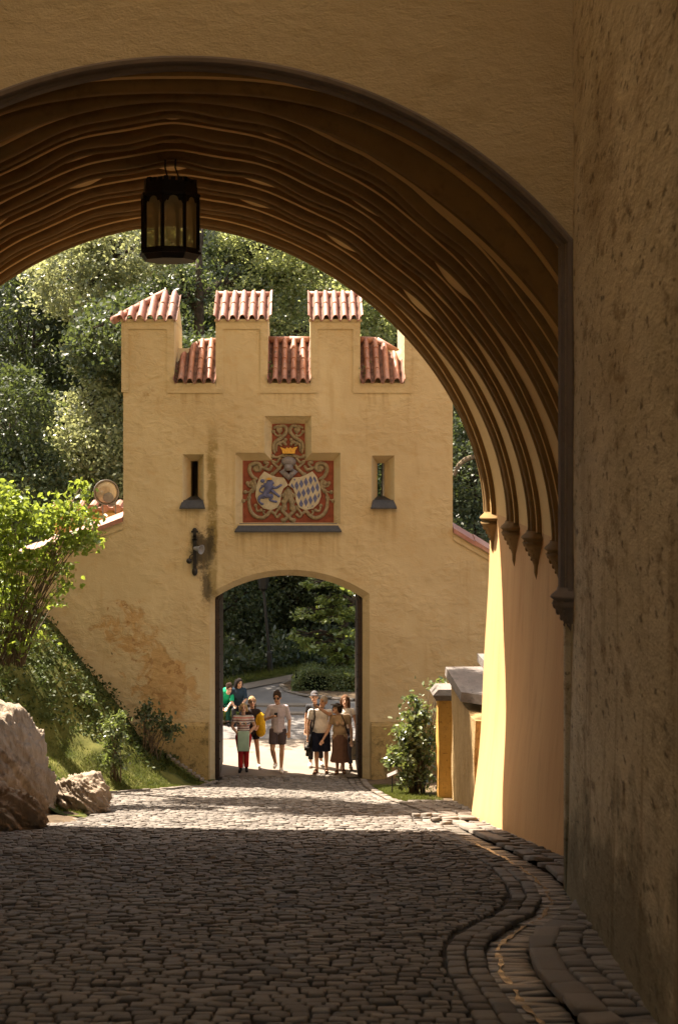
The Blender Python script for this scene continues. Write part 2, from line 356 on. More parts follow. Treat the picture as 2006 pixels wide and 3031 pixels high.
def stones(name, items, mat, kind='structure', dome=.16, sq=.8):
    """items: (x, y, z, half_width, half_length, angle, slope) -> one mesh of rounded setts"""
    n = len(items); it = np.array(items); A8 = A8_+A8S*sq; ring = [(1.0, -1.0), (.975, -.22), (.90, -.01), (.5, dome*.3)]
    V = np.zeros((n, 33, 3)); h = .045
    jx = RNG.uniform(.90, 1.05, (n, 8)); jy = RNG.uniform(.90, 1.05, (n, 8)); tl = RNG.normal(0, .045, (n, 2)); up = RNG.normal(0, .005, n)
    for k, (s, z) in enumerate(ring):
        V[:, k*8:k*8+8, 0] = A8[:, 0]*s*jx; V[:, k*8:k*8+8, 1] = A8[:, 1]*s*jy; V[:, k*8:k*8+8, 2] = z*h
    V[:, 32, 2] = dome*.5*h
    lx = V[:, :, 0]*it[:, 3:4]; ly = V[:, :, 1]*it[:, 4:5]
    zz = V[:, :, 2]+lx*tl[:, :1]+ly*tl[:, 1:]+up[:, None]
    c, s = np.cos(it[:, 5:6]), np.sin(it[:, 5:6])
    gx, gy = lx*c-ly*s, lx*s+ly*c
    W = np.stack([it[:, 0:1]+gx, it[:, 1:2]+gy, it[:, 2:3]+zz+gy*it[:, 6:7]], -1).reshape(-1, 3)
    q = []
    for k in range(3):
        for i in range(8): q.append((k*8+i, (k+1)*8+i, (k+1)*8+(i+1) % 8, k*8+(i+1) % 8))
    for i in range(0, 8, 2): q.append((24+i, 32, 24+(i+2) % 8, 24+i+1))
    q = np.array(q); Q = (q[None]+(np.arange(n)*33)[:, None, None]).reshape(-1, 4)
    me = fast_mesh(name, W, Q, smooth=True); o = link(name, me, mat); tag(o, kind=kind); return o
SL = -.1807
def edge_ang(fn, d): return -math.atan2(fn(d+.1)-fn(d-.1), .2)
it = []
d = 5.2; row = 0
while d < 31.2:
    dep = random.uniform(.08, .12) if d < 30 else .12
    x0, x1 = max(left_x(d), -.30*d-1.4), right_x(d)-.27
    x = x0+random.uniform(0, .2); bow = lambda x: .10*math.sin((x+.6)*.55)+.02*math.sin(d*3+x*2)
    while x < x1-.03:
        w = random.uniform(.085, .16); w = min(w, x1-x) if x1-x < .3 else w
        yy = d+dep/2+bow(x+w/2)*(1 if d < 20 else .4)+random.uniform(-.012, .012)
        it.append((x+w/2, yy, road_z(yy)+random.uniform(-.004, .006), w/2-.0035, dep/2-.004, random.uniform(-.05, .05), SL if yy < 29.5 else -.1)); x += w
    d += dep
for k, off in enumerate((.20, .07)):     # two border rows that follow the gutter
    d = 5.0
    while d < 30.8:
        L = random.uniform(.15, .24); dm = d+L*.5; a = edge_ang(right_x, dm); ln = L/max(.35, math.cos(a))
        it.append((right_x(dm)-off*math.cos(a), dm-off*math.sin(-a)*.0, road_z(dm)+.004, .062, ln/2-.006, a, SL)); d += L
road = stones('cobblestone_road', it, M['cobble'])
b = MB(); ds = np.linspace(-6, 31.2, 75)
b.grid(lambda u, v: (lerp(left_x(lerp(-6, 31.3, v))-.6, right_x(lerp(-6, 31.3, v)), u), lerp(-6, 31.3, v), road_z(lerp(-6, 31.3, v))-.03), 5, 90)
tag(b.build('road_bed', M['mortar'], smooth=True), kind='structure')
# gutter: a stone-lined channel, then the kerb with a walkway strip up to the wall
it = []; d = 5.0
while d < 20.2:
    a = edge_ang(gut_x, d); L = random.uniform(.09, .15)*max(.4, math.cos(a))
    it.append((gut_x(d+L/2), d+L/2, road_z(d+L/2)-.045, .165, L/2/max(.4, math.cos(a))-.004, a*.8, SL)); d += L
stones('gutter', it, M['gutterstone'])
b = MB(); b.grid(lambda u, v: (gut_x(lerp(-6, 20.4, v))+lerp(-.25, .3, u), lerp(-6, 20.4, v), road_z(lerp(-6, 20.4, v))-.10), 3, 120)
tag(b.build('gutter_bed', M['mortar']), kind='structure')
b = MB(); b.grid(lambda u, v: (lambda d: (gut_x(d)-.05+.012*math.sin(d*7)+(u-.5)*(.032+.012*math.sin(d*9)+.012*math.sin(d*23+1)), d, road_z(d)-.036+.004*math.sin(d*31)))(lerp(4.5, 19.9, v)), 4, 500)
tag(b.build('gutter_water', M['water'], smooth=True), kind='structure')
it = []; d = 5.0
while d < 20.6:
    a = edge_ang(gut_x, d); L = random.uniform(.3, .5)*max(.5, math.cos(a))
    it.append((gut_x(d+L/2)+.25*max(.6, math.cos(a)), d+L/2, road_z(d+L/2)+.012+random.uniform(-.006, .006), .095, L/2/max(.5, math.cos(a))-.004, a, SL))
    d += L
stones('kerb', it, M['kerb'], dome=.06, sq=.93)
it = []; d = 5.0
while d < 19.8:
    a = edge_ang(gut_x, d); L = random.uniform(.10, .15); ca = max(.6, math.cos(a))
    for k in range(3): it.append((gut_x(d+L/2)+(.43+.18*k+.09*(k == 0)*0)*ca+random.uniform(-.01, .01), d+L/2+random.uniform(-.02, .02), road_z(d+L/2)+.018+random.uniform(-.005, .005), .088, L/2-.002, a*.8, SL))
    d += L
stones('walkway', it, M['cobble'], dome=.12, sq=.85)
b = MB(); b.grid(lambda u, v: (gut_x(lerp(-6, 20.6, v))+lerp(.16, 1.3, u), lerp(-6, 20.6, v), road_z(lerp(-6, 20.6, v))-.02-(.12 if u == 0 else 0)), 6, 120)
tag(b.build('walkway_bed', M['mortar']), kind='structure')
# drain mouth by the tunnel exit and the outer kerbs up to the gate
it = []
for k in range(44):
    d = 20.4+k*.245
    if d > 30.6: break
    a = edge_ang(right_x, d); it.append((right_x(d)+.06, d, road_z(d)+.035, .07, .12, a, SL if d < 29 else -.05))
for k in range(8):
    an = pi*.15+k*.42; it.append((right_x(20.5)-.12+.36*math.sin(an), 20.25-.30*math.cos(an), road_z(20.3)+.035, .06, .085, -an*.9, SL))
for k in range(46):
    d = 21.6+k*.2
    if d > 30.3: break
    a = edge_ang(left_x, d); it.append((left_x(d)-.04, d, road_z(d)+.03, .055, .11/max(.3, math.cos(a)), a, SL))
stones('outer_kerb', it, M['kerb'], dome=.15)
# walkway flags right of the road beyond the tunnel
it = []
for i in range(7):
    for j in range(22):
        d = 20.3+j*.27; x = right_x(d)+.26+i*.26
        if x < 3.2 and d < 24.2: it.append((x, d+random.uniform(-.02, .02), road_z(d)+.045, .12, .125, random.uniform(-.05, .05), SL))
stones('flagstone_walk', it, M['kerb'], dome=.08)
b = MB(); b.grid(lambda u, v: (lerp(right_x(lerp(20.3, 31.5, v))-.02, 4.6, u), lerp(20.3, 31.5, v), road_z(lerp(20.3, 31.5, v))+.02+.12*sst(24.5, 27, lerp(20.3, 31.5, v))*sst(.05, .5, u)), 20, 50)
tag(b.build('verge', M['earth'], smooth=True), kind='structure')
# the bank rising on the left of the road
def bank_z(x, d):
    e = left_x(d)-.05-x if d > 20.7 else -3.15-x
    z0 = road_z(d)
    if e <= 0: return z0-.05
    rise = .10*min(e, .5)+.62*max(0, e-.35)+.42*max(0, e-1.5)
    rise *= 1+1.0*sst(27, 23.5, d)*sst(.6, 1.6, e)
    if d > 27.5: rise *= 1+.15*sst(27.5, 30, d)
    return z0+rise+.10*math.sin(x*2.1+d)*sst(.4, 1.5, e)+.07*math.sin(x*4.3-d*2.7)*sst(.4, 1.2, e)
b = MB(); b.grid(lambda u, v: (lambda d, x: (x, d, bank_z(x, d)))(lerp(20.9, 30.62, v), left_x(max(20.75, lerp(20.9, 30.62, v)))+.02-u**1.4*9), 60, 80)
tag(b.build('bank', M['turf'], smooth=True), kind='structure')
# beyond the gate
b = MB(); b.add([(-400, 29.5, -.06), (400, 29.5, -.06), (400, 900, -.06), (-400, 900, -.06)], [(0, 1, 2, 3)])
tag(b.build('ground', M['earth']), kind='structure')
b = MB(); b.grid(lambda u, v: (lerp(-1.9, 2.4, u) if v < .02 else lerp(-9, 12, u), lerp(31.1, 35.4, v), road_z(max(31.1, lerp(31.1, 35.4, v)))-.012), 12, 30)
tag(b.build('forecourt', M['sandy']), kind='structure')
def far_edge(x): return 45.6+1.25*min(0, max(x, -4.5))
b = MB(); b.grid(lambda u, v: (lerp(-14, 16, u), lerp(35.4, 46.2, v), .0+.05*v), 10, 10)
tag(b.build('asphalt_road', M['asphalt']), kind='structure')
b = MB(); b.grid(lambda u, v: (lerp(-16, 18, u), far_edge(lerp(-16, 18, u))+.9*v, .075+.06*v), 69, 4)
tag(b.build('road_verge', M['turf']), kind='structure')
b = MB(); b.grid(lambda u, v: (lerp(-16, 18, u), far_edge(lerp(-16, 18, u))-1.1*(1-v)+.02, .065), 69, 4)
tag(b.build('gravel_edge', M['sandy']), kind='structure')
# traffic island with a low kerb on the left, and the kerb of the hedge bed
def kerb_line(name, pts, w=.07, h=.1, wide=None):
    it = []
    for (x0, y0), (x1, y1) in zip(pts, pts[1:]):
        n = max(1, int(math.hypot(x1-x0, y1-y0)/.5)); a = -math.atan2(x1-x0, y1-y0)
        for k in range(n):
            t = (k+.5)/n; it.append((lerp(x0, x1, t), lerp(y0, y1, t), h, w, math.hypot(x1-x0, y1-y0)/n/2-.01, a, 0))
    return stones(name, it, M['kerb'], dome=.1)
isl = [(-6, 37.0), (-2.2, 37.1), (-1.35, 37.7), (-1.3, 38.6), (-2.0, 39.5), (-6, 39.8)]
kerb_line('island_kerb', isl)
b = MB(); b.prism([(x, y, .0) for x, y in isl], (0, 0, .095)); tag(b.build('island', M['turf']), kind='structure')
bed = [(4.5, 40.2), (1.6, 40.6), (.3, 41.2), (-.35, 42.2), (-.55, 43.3), (-.3, 44.0)]
kerb_line('bed_kerb', bed)
b = MB(); b.prism([(x, y, .0) for x, y in bed]+[(4.5, 44.2, 0)], (0, 0, .09)); tag(b.build('planting_bed', M['earth']), kind='structure')
b = MB(); b.box(-1.5, .25, 39.75, 40.1, .02, .07); b.box(-1.25, .15, 38.55, 38.85, .02, .06); tag(b.build('concrete_strip', M['sandy']), kind='structure')
# wooded slope and mountain far behind
def hill_z(x, d): return -.1+sst(50, 84, d)*(27+3*math.sin(x*.13)+2*math.sin(x*.31+1))*sst(-31, -17, x-.1*(d-60))+max(0, x)*.05
b = MB(); b.grid(lambda u, v: (lerp(-70, 70, u), lerp(50, 95, v), hill_z(lerp(-70, 70, u), lerp(50, 95, v))), 60, 24)
tag(b.build('hillside', M['hill'], smooth=True), kind='structure')
b = MB(); b.grid(lambda u, v: (lerp(-2600, 900, u), lerp(1500, 2600, v), -5+850*sst(0, .8, v)*(.75+.25*math.sin(u*9))), 40, 12)
tag(b.build('mountain', M['far'], smooth=True), kind='structure')
# ------------------------------------------------------------------ gate tower
TT = 2.1
tower = thing('gate_tower', 'ochre battlemented gate tower with painted coat of arms above its arched gateway', 'gate tower', (PX(666, GD), GD, 0))
def fp(px, py, D=GD): return Vector((PX(px, GD), D, PZ(py, GD)))      # a point of the tower's front, pushed to depth D
zb = -.4
def pz(py): return PZ(py, GD)
pts = [(285, None), (285, 742), (403, 742), (403, 893), (499, 893), (499, 742), (619, 742), (619, 893), (718, 893), (718, 742), (833, 742), (833, 893), (935, 893), (935, 742), (1047, 742), (1047, None)]
b = MB(); b.prism([(PX(x, GD), GD, zb if y is None else pz(y)) for x, y in pts], (0, TT, 0))
body = b.build('wall', M['tower'], tower)
def arch_px(x0, x1, spring, crown, n=22, D=GD, bottom=None):
    hw = (x1-x0)/2; r = spring-crown; Rr = (hw*hw+r*r)/(2*r); cx = (x0+x1)/2; cy = crown+Rr; a = math.asin(hw/Rr)
    arc = [(cx+Rr*math.sin(t), cy-Rr*math.cos(t)) for t in np.linspace(-a, a, n)]
    return [Vector((PX(x0, GD), D, -1 if bottom is None else bottom))]+[fp(x, y, D) for x, y in arc]+[Vector((PX(x1, GD), D, -1))]
outer = arch_px(484, 857, 1373, 1316, D=GD-.02); inner = arch_px(496, 839, 1385, 1333, D=GD+.16)
c1 = MB().frustum(outer, inner); c2 = MB().prism(arch_px(496, 839, 1385, 1333, D=GD+.12), (0, 3, 0))
def cross(xs, ys, D): # stepped niche outline
    (x0, x1, x2, x3), (yt, ysh, yb) = xs, ys
    return [fp(x0, yb, D), fp(x0, ysh, D), fp(x1, ysh, D), fp(x1, yt, D), fp(x2, yt, D), fp(x2, ysh, D), fp(x3, ysh, D), fp(x3, yb, D)]
c3 = MB().frustum(cross((543, 611, 721, 789), (961, 1046, 1213), GD-.01), cross((561, 629, 705, 772), (980, 1066, 1210), GD+.2))
def slit(x0, x1, y0, s0, s1, t0, fl=14, dp=3):
    a = MB().frustum([fp(x, y, GD-.01) for x, y in ((x0, 1170), (x0, y0), (x1, y0), (x1, 1170))], [fp(x, y, GD+.32) for x, y in ((s0, 1162), (s0, t0), (s1, t0), (s1, 1162))])
    c = MB().frustum([fp(x, y, GD+.30) for x, y in ((s0, 1162), (s0, t0), (s1, t0), (s1, 1162))], [fp(x, y, GD+dp) for x, y in ((s0-fl, 1170), (s0-fl, t0-8), (s1+fl, t0-8), (s1+fl, 1170))])
    return [a, c]
cut(body, [c1, c2, c3]+slit(422, 472, 1050, 439, 455.5, 1067, 3, 1.6)+slit(859, 913, 1053, 874.5, 891, 1072))
# raised plaster bands round the battlements
tr = 18; pr = .025
def band(poly_px, name='plaster_band'):
    return [(x, y) for x, y in poly_px]
b = MB()
def bq(x0, x1, y0, y1, pr=pr): b.box(PX(x0, GD), PX(x1, GD), GD-pr, GD+.02, pz(y1), pz(y0))
bq(281, 403, 744, 761); bq(281, 297, 761, 907); bq(386, 403, 761, 893); bq(386, 516, 893, 909)
bq(499, 619, 744, 761); bq(499, 516, 761, 893); bq(602, 619, 761, 893); bq(602, 735, 893, 909)
bq(718, 833, 744, 761); bq(718, 735, 761, 893); bq(816, 833, 761, 893); bq(816, 952, 893, 909)
bq(935, 1050, 744, 761); bq(935, 952, 761, 893); bq(1033, 1050, 761, 907)
bq(279, 407, 738, 744, .05); bq(496, 623, 738, 744, .05); bq(714, 837, 738, 744, .05); bq(931, 1053, 738, 744, .05)
bq(403.5, 498.5, 886, 892.9, .035); bq(619.5, 717.5, 886, 892.9, .035); bq(833.5, 934.5, 886, 892.9, .035)
b.build('plaster_band', M['tower'], tower)
b = MB()                                    # thin raised edge round the niche
def nq(x0, x1, y0, y1): b.box(PX(x0, GD), PX(x1, GD), GD-.018, GD+.012, pz(y1), pz(y0))
nq(541, 545, 1045, 1211); nq(787, 791, 1045, 1211); nq(545, 611, 1043, 1047); nq(721, 787, 1043, 1047); nq(608, 612, 960, 1043); nq(720, 724, 960, 1043); nq(612, 720, 958, 962)
b.build('niche_edge', M['tower'], tower)
def sill(x0, x1, y0, y1, ins, name='sill', up=0):
    q = MB()
    a = [fp(x0, y1, GD-.11), fp(x1, y1, GD-.11), fp(x1-ins, y0, GD+.04), fp(x0+ins, y0, GD+.04)]
    q.add(a+[fp(x0, y1+3, GD-.11), fp(x1, y1+3, GD-.11), fp(x1, y1+3, GD+.03), fp(x0, y1+3, GD+.03)],
          [(0, 1, 2, 3), (4, 5, 1, 0), (4, 7, 6, 5), (0, 3, 7, 4), (1, 5, 6, 2)])
    if up: q.frustum([fp(x0+ins, y0+3, GD+.02), fp(x1-ins, y0+3, GD+.02), fp(x1-ins*2.4, y0-8, GD+.31), fp(x0+ins*2.4, y0-8, GD+.31)], [fp(x0+ins, y0+12, GD+.02), fp(x1-ins, y0+12, GD+.02), fp(x1-ins*2.4, y0+4, GD+.31), fp(x0+ins*2.4, y0+4, GD+.31)])
    return q.build(name, M['lead'], tower)
sill(543, 790, 1211, 1228, 11); sill(416, 475, 1157, 1174, 6, up=1); sill(857, 917, 1157, 1174, 6, up=1)
# plinth either side of the gateway
for x0, x1 in ((330, 483), (858, 1050)):
    b = MB()
    a = [Vector((PX(x0, GD), GD+.02, zb)), Vector((PX(x0, GD), GD-.14, zb)), Vector((PX(x0, GD), GD-.14, pz(1678))), Vector((PX(x0, GD), GD-.10, pz(1672))), Vector((PX(x0, GD), GD+.02, pz(1670)))]
    b.prism(a, (PX(x1, GD)-PX(x0, GD), 0, 0)); b.build('plinth', M['plinth'], tower)
# barrel tile roofs
def tile_roof(x0, x1, ye, yr, n, rows, vmax=lambda u: 1, D0=GD-.09, D1=GD+1.05, pen=.3):
    A, B = Vector((PX(x0, GD), D0, PZ(ye, D0))), Vector((PX(x1, GD), D0, PZ(ye, D0))); up = Vector((0, D1-D0, PZ(yr, D1)-PZ(ye, D0)))
    nrm = Vector((0, -up.z, up.y)).normalized(); per = n+pen; jit = [random.uniform(-.02, .02) for _ in range(n+2)]
    def fn(u, v):
        vv = v*vmax(u); ph = u*per-pen/2; k = math.floor(ph); t = ph-k-.5
        row = vv*rows; j = math.floor(min(row, rows-.001)); fr = row-j
        c = abs(t)/.31
        h = .098*math.sqrt(max(0, 1-c*c)) if c < 1 else -.035*math.sin(pi*(abs(t)-.31)/.38)
        h += .022*(1-fr)*(1 if c < 1 else .7)
        return A+(B-A)*u+up*(vv+jit[min(len(jit)-1, max(0, k))]*.5*(1 if vv < .01 else 1))+nrm*h
    q = MB(); vs = []
    us = np.linspace(0, 1, n*12+5)
    vl = [0]
    for j in range(rows): vl += [j+.01, j+.5, j+.985]
    vl = sorted(set(max(0, min(.9999, x/rows)) for x in vl))
    vs = [fn(u, v) for v in vl for u in us]; nu = len(us)
    q.add(vs, [(j*nu+i, j*nu+i+1, (j+1)*nu+i+1, (j+1)*nu+i) for j in range(len(vl)-1) for i in range(nu-1)])
    pan = [abs(((us[i]+us[i+1])/2*per-pen/2) % 1-.5) > .31 for i in range(nu-1)]; q.mi = [1 if pan[f_ % (nu-1)] else 0 for f_ in range(len(q.f))]
    lip = [fn(u, 0) for u in us]; q.add(lip+[p-nrm*.022 for p in lip], [(i, i+1, nu+i+1, nu+i) for i in range(nu-1)])
    return q
def roof(q, x0, x1, ye, yr, ridge, core_x=None, hip=None):
    o = q.build('tile_roof', [M['tile'], M['pan']], tower, smooth=False)
    m = o.data; 
    if ridge:
        rb = MB()
        for (p0, p1) in zip(ridge, ridge[1:]):
            L = (p1-p0).length; k = max(1, round(L/.42))
            for i in range(k):
                a, c = p0.lerp(p1, i/k), p0.lerp(p1, (i+1.06)/k if i < k-1 else 1); rb.tube([a, c], [.088, .075], 10)
        rb.build('ridge_tiles', M['tile'], o, smooth=True)
    cx0, cx1 = core_x or (x0, x1)
    D0, Dm, D1 = GD+.0, GD+1.05, GD+TT
    cb = MB(); ze = PZ(ye, GD-.09)+.0; zr = PZ(yr, Dm)-.05
    tri = [(D0, ze-.03), (Dm, zr), (D1, ze-.03)]
    if hip is None: cb.prism([(PX(cx0, GD), y, z) for y, z in tri], (PX(cx1, GD)-PX(cx0, GD), 0, 0))
    else:
        h0, h1 = hip
        cb.frustum([(PX(cx0, GD)+.001*i, y, ze-.03-.001*i) for i, (y, z) in enumerate(tri)], [(PX(h1, GD) if i == 1 else PX(cx0+3, GD), y, z) for i, (y, z) in enumerate(tri)])
        cb.prism([(PX(h1, GD), y, z) for y, z in tri], (PX(cx1, GD)-PX(h1, GD), 0, 0))
    cb.build('gable', M['tower'], o)
RD = GD+1.05
def rp(px, py, D=RD): return P(px*1.0, py, D)+Vector((PX(px, GD)-PX(px, D), 0, 0))
hipf = lambda u: min(1, .02+u/.74)
roof(tile_roof(263, 410, 739, 679, 6, 2, hipf), 263, 410, 739, 679, [rp(262, 741, GD-.05), rp(373, 675)], (285, 403), (285, 373))
roof(tile_roof(494, 628, 739, 679, 5, 2, pen=1.0), 494, 628, 739, 679, [rp(496, 682), rp(626, 682)], (499, 619))
roof(tile_roof(712, 839, 739, 679, 5, 2, pen=1.0), 712, 839, 739, 679, [rp(714, 682), rp(837, 682)], (718, 833))
roof(tile_roof(928, 1062, 739, 679, 5, 2, pen=1.0), 928, 1062, 739, 679, [rp(930, 682), rp(1060, 682)], (935, 1047))
roof(tile_roof(401, 500, 884, 789, 4, 4, lambda u: min(1, .45+u/.52*.55), pen=.6), 403, 499, 884, 800, [rp(410, 838), rp(452, 794), rp(499, 788)])
roof(tile_roof(618, 719, 884, 789, 4, 4, pen=.7), 619, 718, 884, 789, [rp(619, 786), rp(718, 786)])
roof(tile_roof(832, 936, 884, 789, 4, 4, lambda u: min(1, 1-(u-.45)/.55*.5), pen=.7), 833, 935, 884, 800, [rp(833, 786), rp(876, 787), rp(928, 814)])
# walls that run off either side, under sloping tile copings
def wing(poly, c0, c1):
    q = MB(); q.prism([(PX(x, GD), GD+.002, zb if y is None else pz(y)) for x, y in poly], (0, .7, 0)); w = q.build('curtain_wall', M['tower'], tower)
    q = MB(); n = 9; a, c = fp(*c0), fp(*c1)
    for i in range(n):
        p, r = a.lerp(c, i/n), a.lerp(c, (i+1.08)/n); dz = Vector((0, 0, .075))
        for s in (-.07, .77):
            pass
        k = [Vector((0, GD-.09-a.y, 0)), Vector((0, GD-.08-a.y, .10)), Vector((0, .35, .22)), Vector((0, .78, .10)), Vector((0, .79, 0))]
        q.frustum([p+v for v in k], [r+v*1.0+Vector((0, 0, -.02)) for v in k])
    q.build('tile_coping', M['tile'], w)
    q = MB(); q.frustum([a+Vector((0, -.03, -.16)), a+Vector((0, -.03, -.0)), a+Vector((0, .02, -.0)), a+Vector((0, .02, -.16))], [c+Vector((0, -.03, -.16)), c+Vector((0, -.03, -.0)), c+Vector((0, .02, -.0)), c+Vector((0, .02, -.16))])
    q.build('plaster_band', M['tower'], w)
wing([(284.9, None), (284.9, 1207), (-330, 1425), (-330, None)], (284, 1207), (-330, 1425))
wing([(1047.1, None), (1047.1, 1232), (1500, 1490), (1500, None)], (1048, 1232), (1500, 1490))
# open gate leaves inside the passage
for s, x in ((1, 496), (-1, 839)):
    X = PX(x, GD); q = MB(); ztop = pz(1388)
    q.box(min(X+s*.005, X+s*.075), max(X+s*.005, X+s*.075), GD+.22, GD+1.78, .08, ztop)
    for k in range(5): q.box(min(X+s*.075, X+s*.095), max(X+s*.075, X+s*.095), GD+.24+k*.31, GD+.24+k*.31+.26, .12, ztop-.05)
    leaf = q.build('gate_leaf', M['wood'], tower)
    q = MB()
    for k in range(9): q.ell((X+s*.1, GD+.27, .5+k*.38), .018, nu=8, nv=6)
    q.build('stud', M['iron'], leaf)
# ---- coat of arms in the stepped niche
CD = GD+.195
def zc(x, y, D=CD): return Vector((PX((680+x/4.3556)*.7817, GD), D, pz((1210+y/4.3556)*.7817)))
K = .7817/4.3556/F*GD                      # metres per zoom pixel
q = MB(); q.add([v+Vector((0, -.004, 0)) for v in cross((560, 628, 706, 773), (979, 1065, 1211), GD+.2)], [tuple(range(8))]); arms = q.build('coat_of_arms', M['niche'], tower)
def catmull(pts, n=5):
    out = []; p = [pts[0]]+list(pts)+[pts[-1]]
    for i in range(1, len(p)-2):
        for k in range(n):
            t = k/n; out.append(tuple(.5*((2*p[i][c])+(-p[i-1][c]+p[i+1][c])*t+(2*p[i-1][c]-5*p[i][c]+4*p[i+1][c]-p[i+2][c])*t*t+(-p[i-1][c]+3*p[i][c]-3*p[i+1][c]+p[i+2][c])*t**3) for c in (0, 1)))
    return out+[tuple(pts[-1])]
q = MB()
scrolls = [([(565, 1350), (520, 1325), (480, 1370), (410, 1410), (320, 1385), (262, 1310), (243, 1200), (252, 1110), (285, 1050)], 14, 26),
           ([(340, 905), (285, 870), (250, 800), (262, 730), (330, 700), (390, 725), (385, 790), (335, 800)], 16, 27),
           ([(385, 735), (440, 760), (490, 700), (450, 690)], 22, 16), ([(450, 770), (505, 785), (535, 745)], 18, 22),
           ([(545, 850), (620, 780), (680, 700), (690, 660)], 26, 20), ([(640, 770), (560, 700), (545, 670), (600, 690), (640, 640)], 18, 16),
           ([(548, 610), (600, 625), (690, 600)], 24, 18), ([(575, 560), (560, 480), (590, 420), (660, 372), (712, 320), (730, 262), (695, 218), (640, 225), (610, 265), (640, 305)], 14, 26),
           ([(660, 470), (620, 445), (600, 480), (600, 540)], 12, 18), ([(640, 440), (690, 420), (715, 395)], 22, 12), ([(690, 430), (715, 455)], 18, 10),
           ([(570, 240), (620, 215)], 14, 20), ([(560, 290), (600, 340), (650, 345)], 20, 12),
           ([(285, 1060), (330, 1000), (310, 930)], 24, 22), ([(300, 1010), (240, 1000), (225, 960)], 24, 12), ([(280, 1060), (215, 1080), (195, 1075)], 24, 10),
           ([(245, 1150), (200, 1180), (170, 1190)], 24, 8), ([(330, 1250), (350, 1320), (400, 1310)], 20, 14), ([(470, 1390), (430, 1340), (440, 1320)], 14, 14),
           ([(752, 1040), (735, 1150), (700, 1230)], 26, 30), ([(760, 1060), (795, 1160), (790, 1290)], 22, 24), ([(700, 1250), (672, 1310), (740, 1390), (690, 1450)], 26, 24),
           ([(640, 1270), (600, 1330), (580, 1370), (610, 1400), (640, 1370)], 18, 16), ([(752, 1060), (700, 1090), (680, 1120)], 24, 14), ([(752, 1100), (700, 1150), (680, 1200)], 22, 12), ([(700, 1300), (650, 1260), (630, 1290)], 20, 12)]
for pts_, r0, r1 in scrolls:
    pp = catmull(pts_)
    for m in (0, 1):
        path = [zc(1504-x if m else x, y, CD-.012) for x, y in pp]; n = len(path)
        q.tube(path, [K*max(9, lerp(r0, r1, math.sin(pi*min(1, .15+i/(n-1)*.85)))) for i in range(n)], 7)
        for (x, y), rr in ((pts_[0], r0), (pts_[-1], r0*.9)): q.ell(zc(1504-x if m else x, y, CD-.015), (K*rr*1.25, .03, K*rr*1.25), nu=9, nv=6)
for x, y, rx, rz in ((335, 765, 48, 42), (1170, 765, 48, 42), (752, 1075, 60, 45), (640, 265, 40, 45), (864, 265, 40, 45), (290, 960, 45, 40), (1214, 960, 45, 40), (690, 425, 35, 26), (814, 425, 35, 26), (757, 605, 130, 24), (690, 1440, 38, 30), (815, 1440, 38, 30)):
    q.ell(zc(x, y, CD), (K*rx, .035, K*rz))
q.build('scrollwork', M['scroll'], arms, smooth=True)
shl = [(440, 805), (520, 850), (600, 880), (700, 885), (750, 985), (690, 1030), (662, 1100), (652, 1200), (612, 1278), (530, 1312), (430, 1290), (358, 1220), (325, 1130), (335, 1000), (380, 880)]
shr = [(1504-x, y) for x, y in shl]
def inset(poly, k):
    cx = sum(p[0] for p in poly)/len(poly); cy = sum(p[1] for p in poly)/len(poly); return [(cx+(x-cx)*k, cy+(y-cy)*k) for x, y in poly]
def shield(poly):
    q = MB(); a = [zc(x, y, CD) for x, y in poly]; c = [zc(x, y, CD-.045) for x, y in inset(poly, .985)]; e = [zc(x, y, CD-.05) for x, y in inset(poly, .90)]
    n = len(a); q.add(a+c+e, [(i, (i+1) % n, n+(i+1) % n, n+i) for i in range(n)]+[(n+i, n+(i+1) % n, 2*n+(i+1) % n, 2*n+i) for i in range(n)]+[tuple(range(2*n, 3*n))])
    return q.build('shield', M['shield'], arms)
s1, s2 = shield(shl), shield(shr)
q = MB()                                    # the blue lion
def lt(pts_, r): q.tube([zc(x, y, CD-.058) for x, y in catmull(pts_, 4)], [K*v for v in np.interp(np.linspace(0, 1, (len(pts_)-1)*4+1), np.linspace(0, 1, len(r)), r)], 7)
lt([(515, 950), (500, 1010), (470, 1070), (440, 1130)], [42, 52, 40, 36]); lt([(525, 1000), (590, 1020), (655, 985)], [26, 17, 14]); lt([(530, 1050), (590, 1095), (632, 1128)], [26, 18, 15])
lt([(450, 1125), (540, 1125), (515, 1175), (588, 1200)], [32, 27, 16, 13]); lt([(440, 1130), (385, 1140), (375, 1195), (420, 1230)], [34, 24, 15, 13]); lt([(420, 1080), (385, 1060), (400, 1020), (450, 990), (440, 960)], [11, 10, 10, 10, 10]); lt([(440, 985), (400, 995)], [9, 8])
for x, y, rx, rz in ((515, 950, 48, 36), (550, 960, 22, 18), (420, 930, 30, 24), (655, 985, 20, 15), (630, 1128, 20, 16), (590, 1198, 22, 15), (415, 1230, 24, 14), (480, 1000, 40, 50)): q.ell(zc(x, y, CD-.058), (K*rx, .022, K*rz))
q.build('lion', M['blue'], s1, smooth=True)
q = MB(); q.prism([zc(x, y, CD-.06) for x, y in ((475, 915), (470, 890), (488, 900), (503, 882), (518, 898), (538, 885), (535, 915))], (0, -.03, 0)); q.build('small_crown', M['gold'], s1)
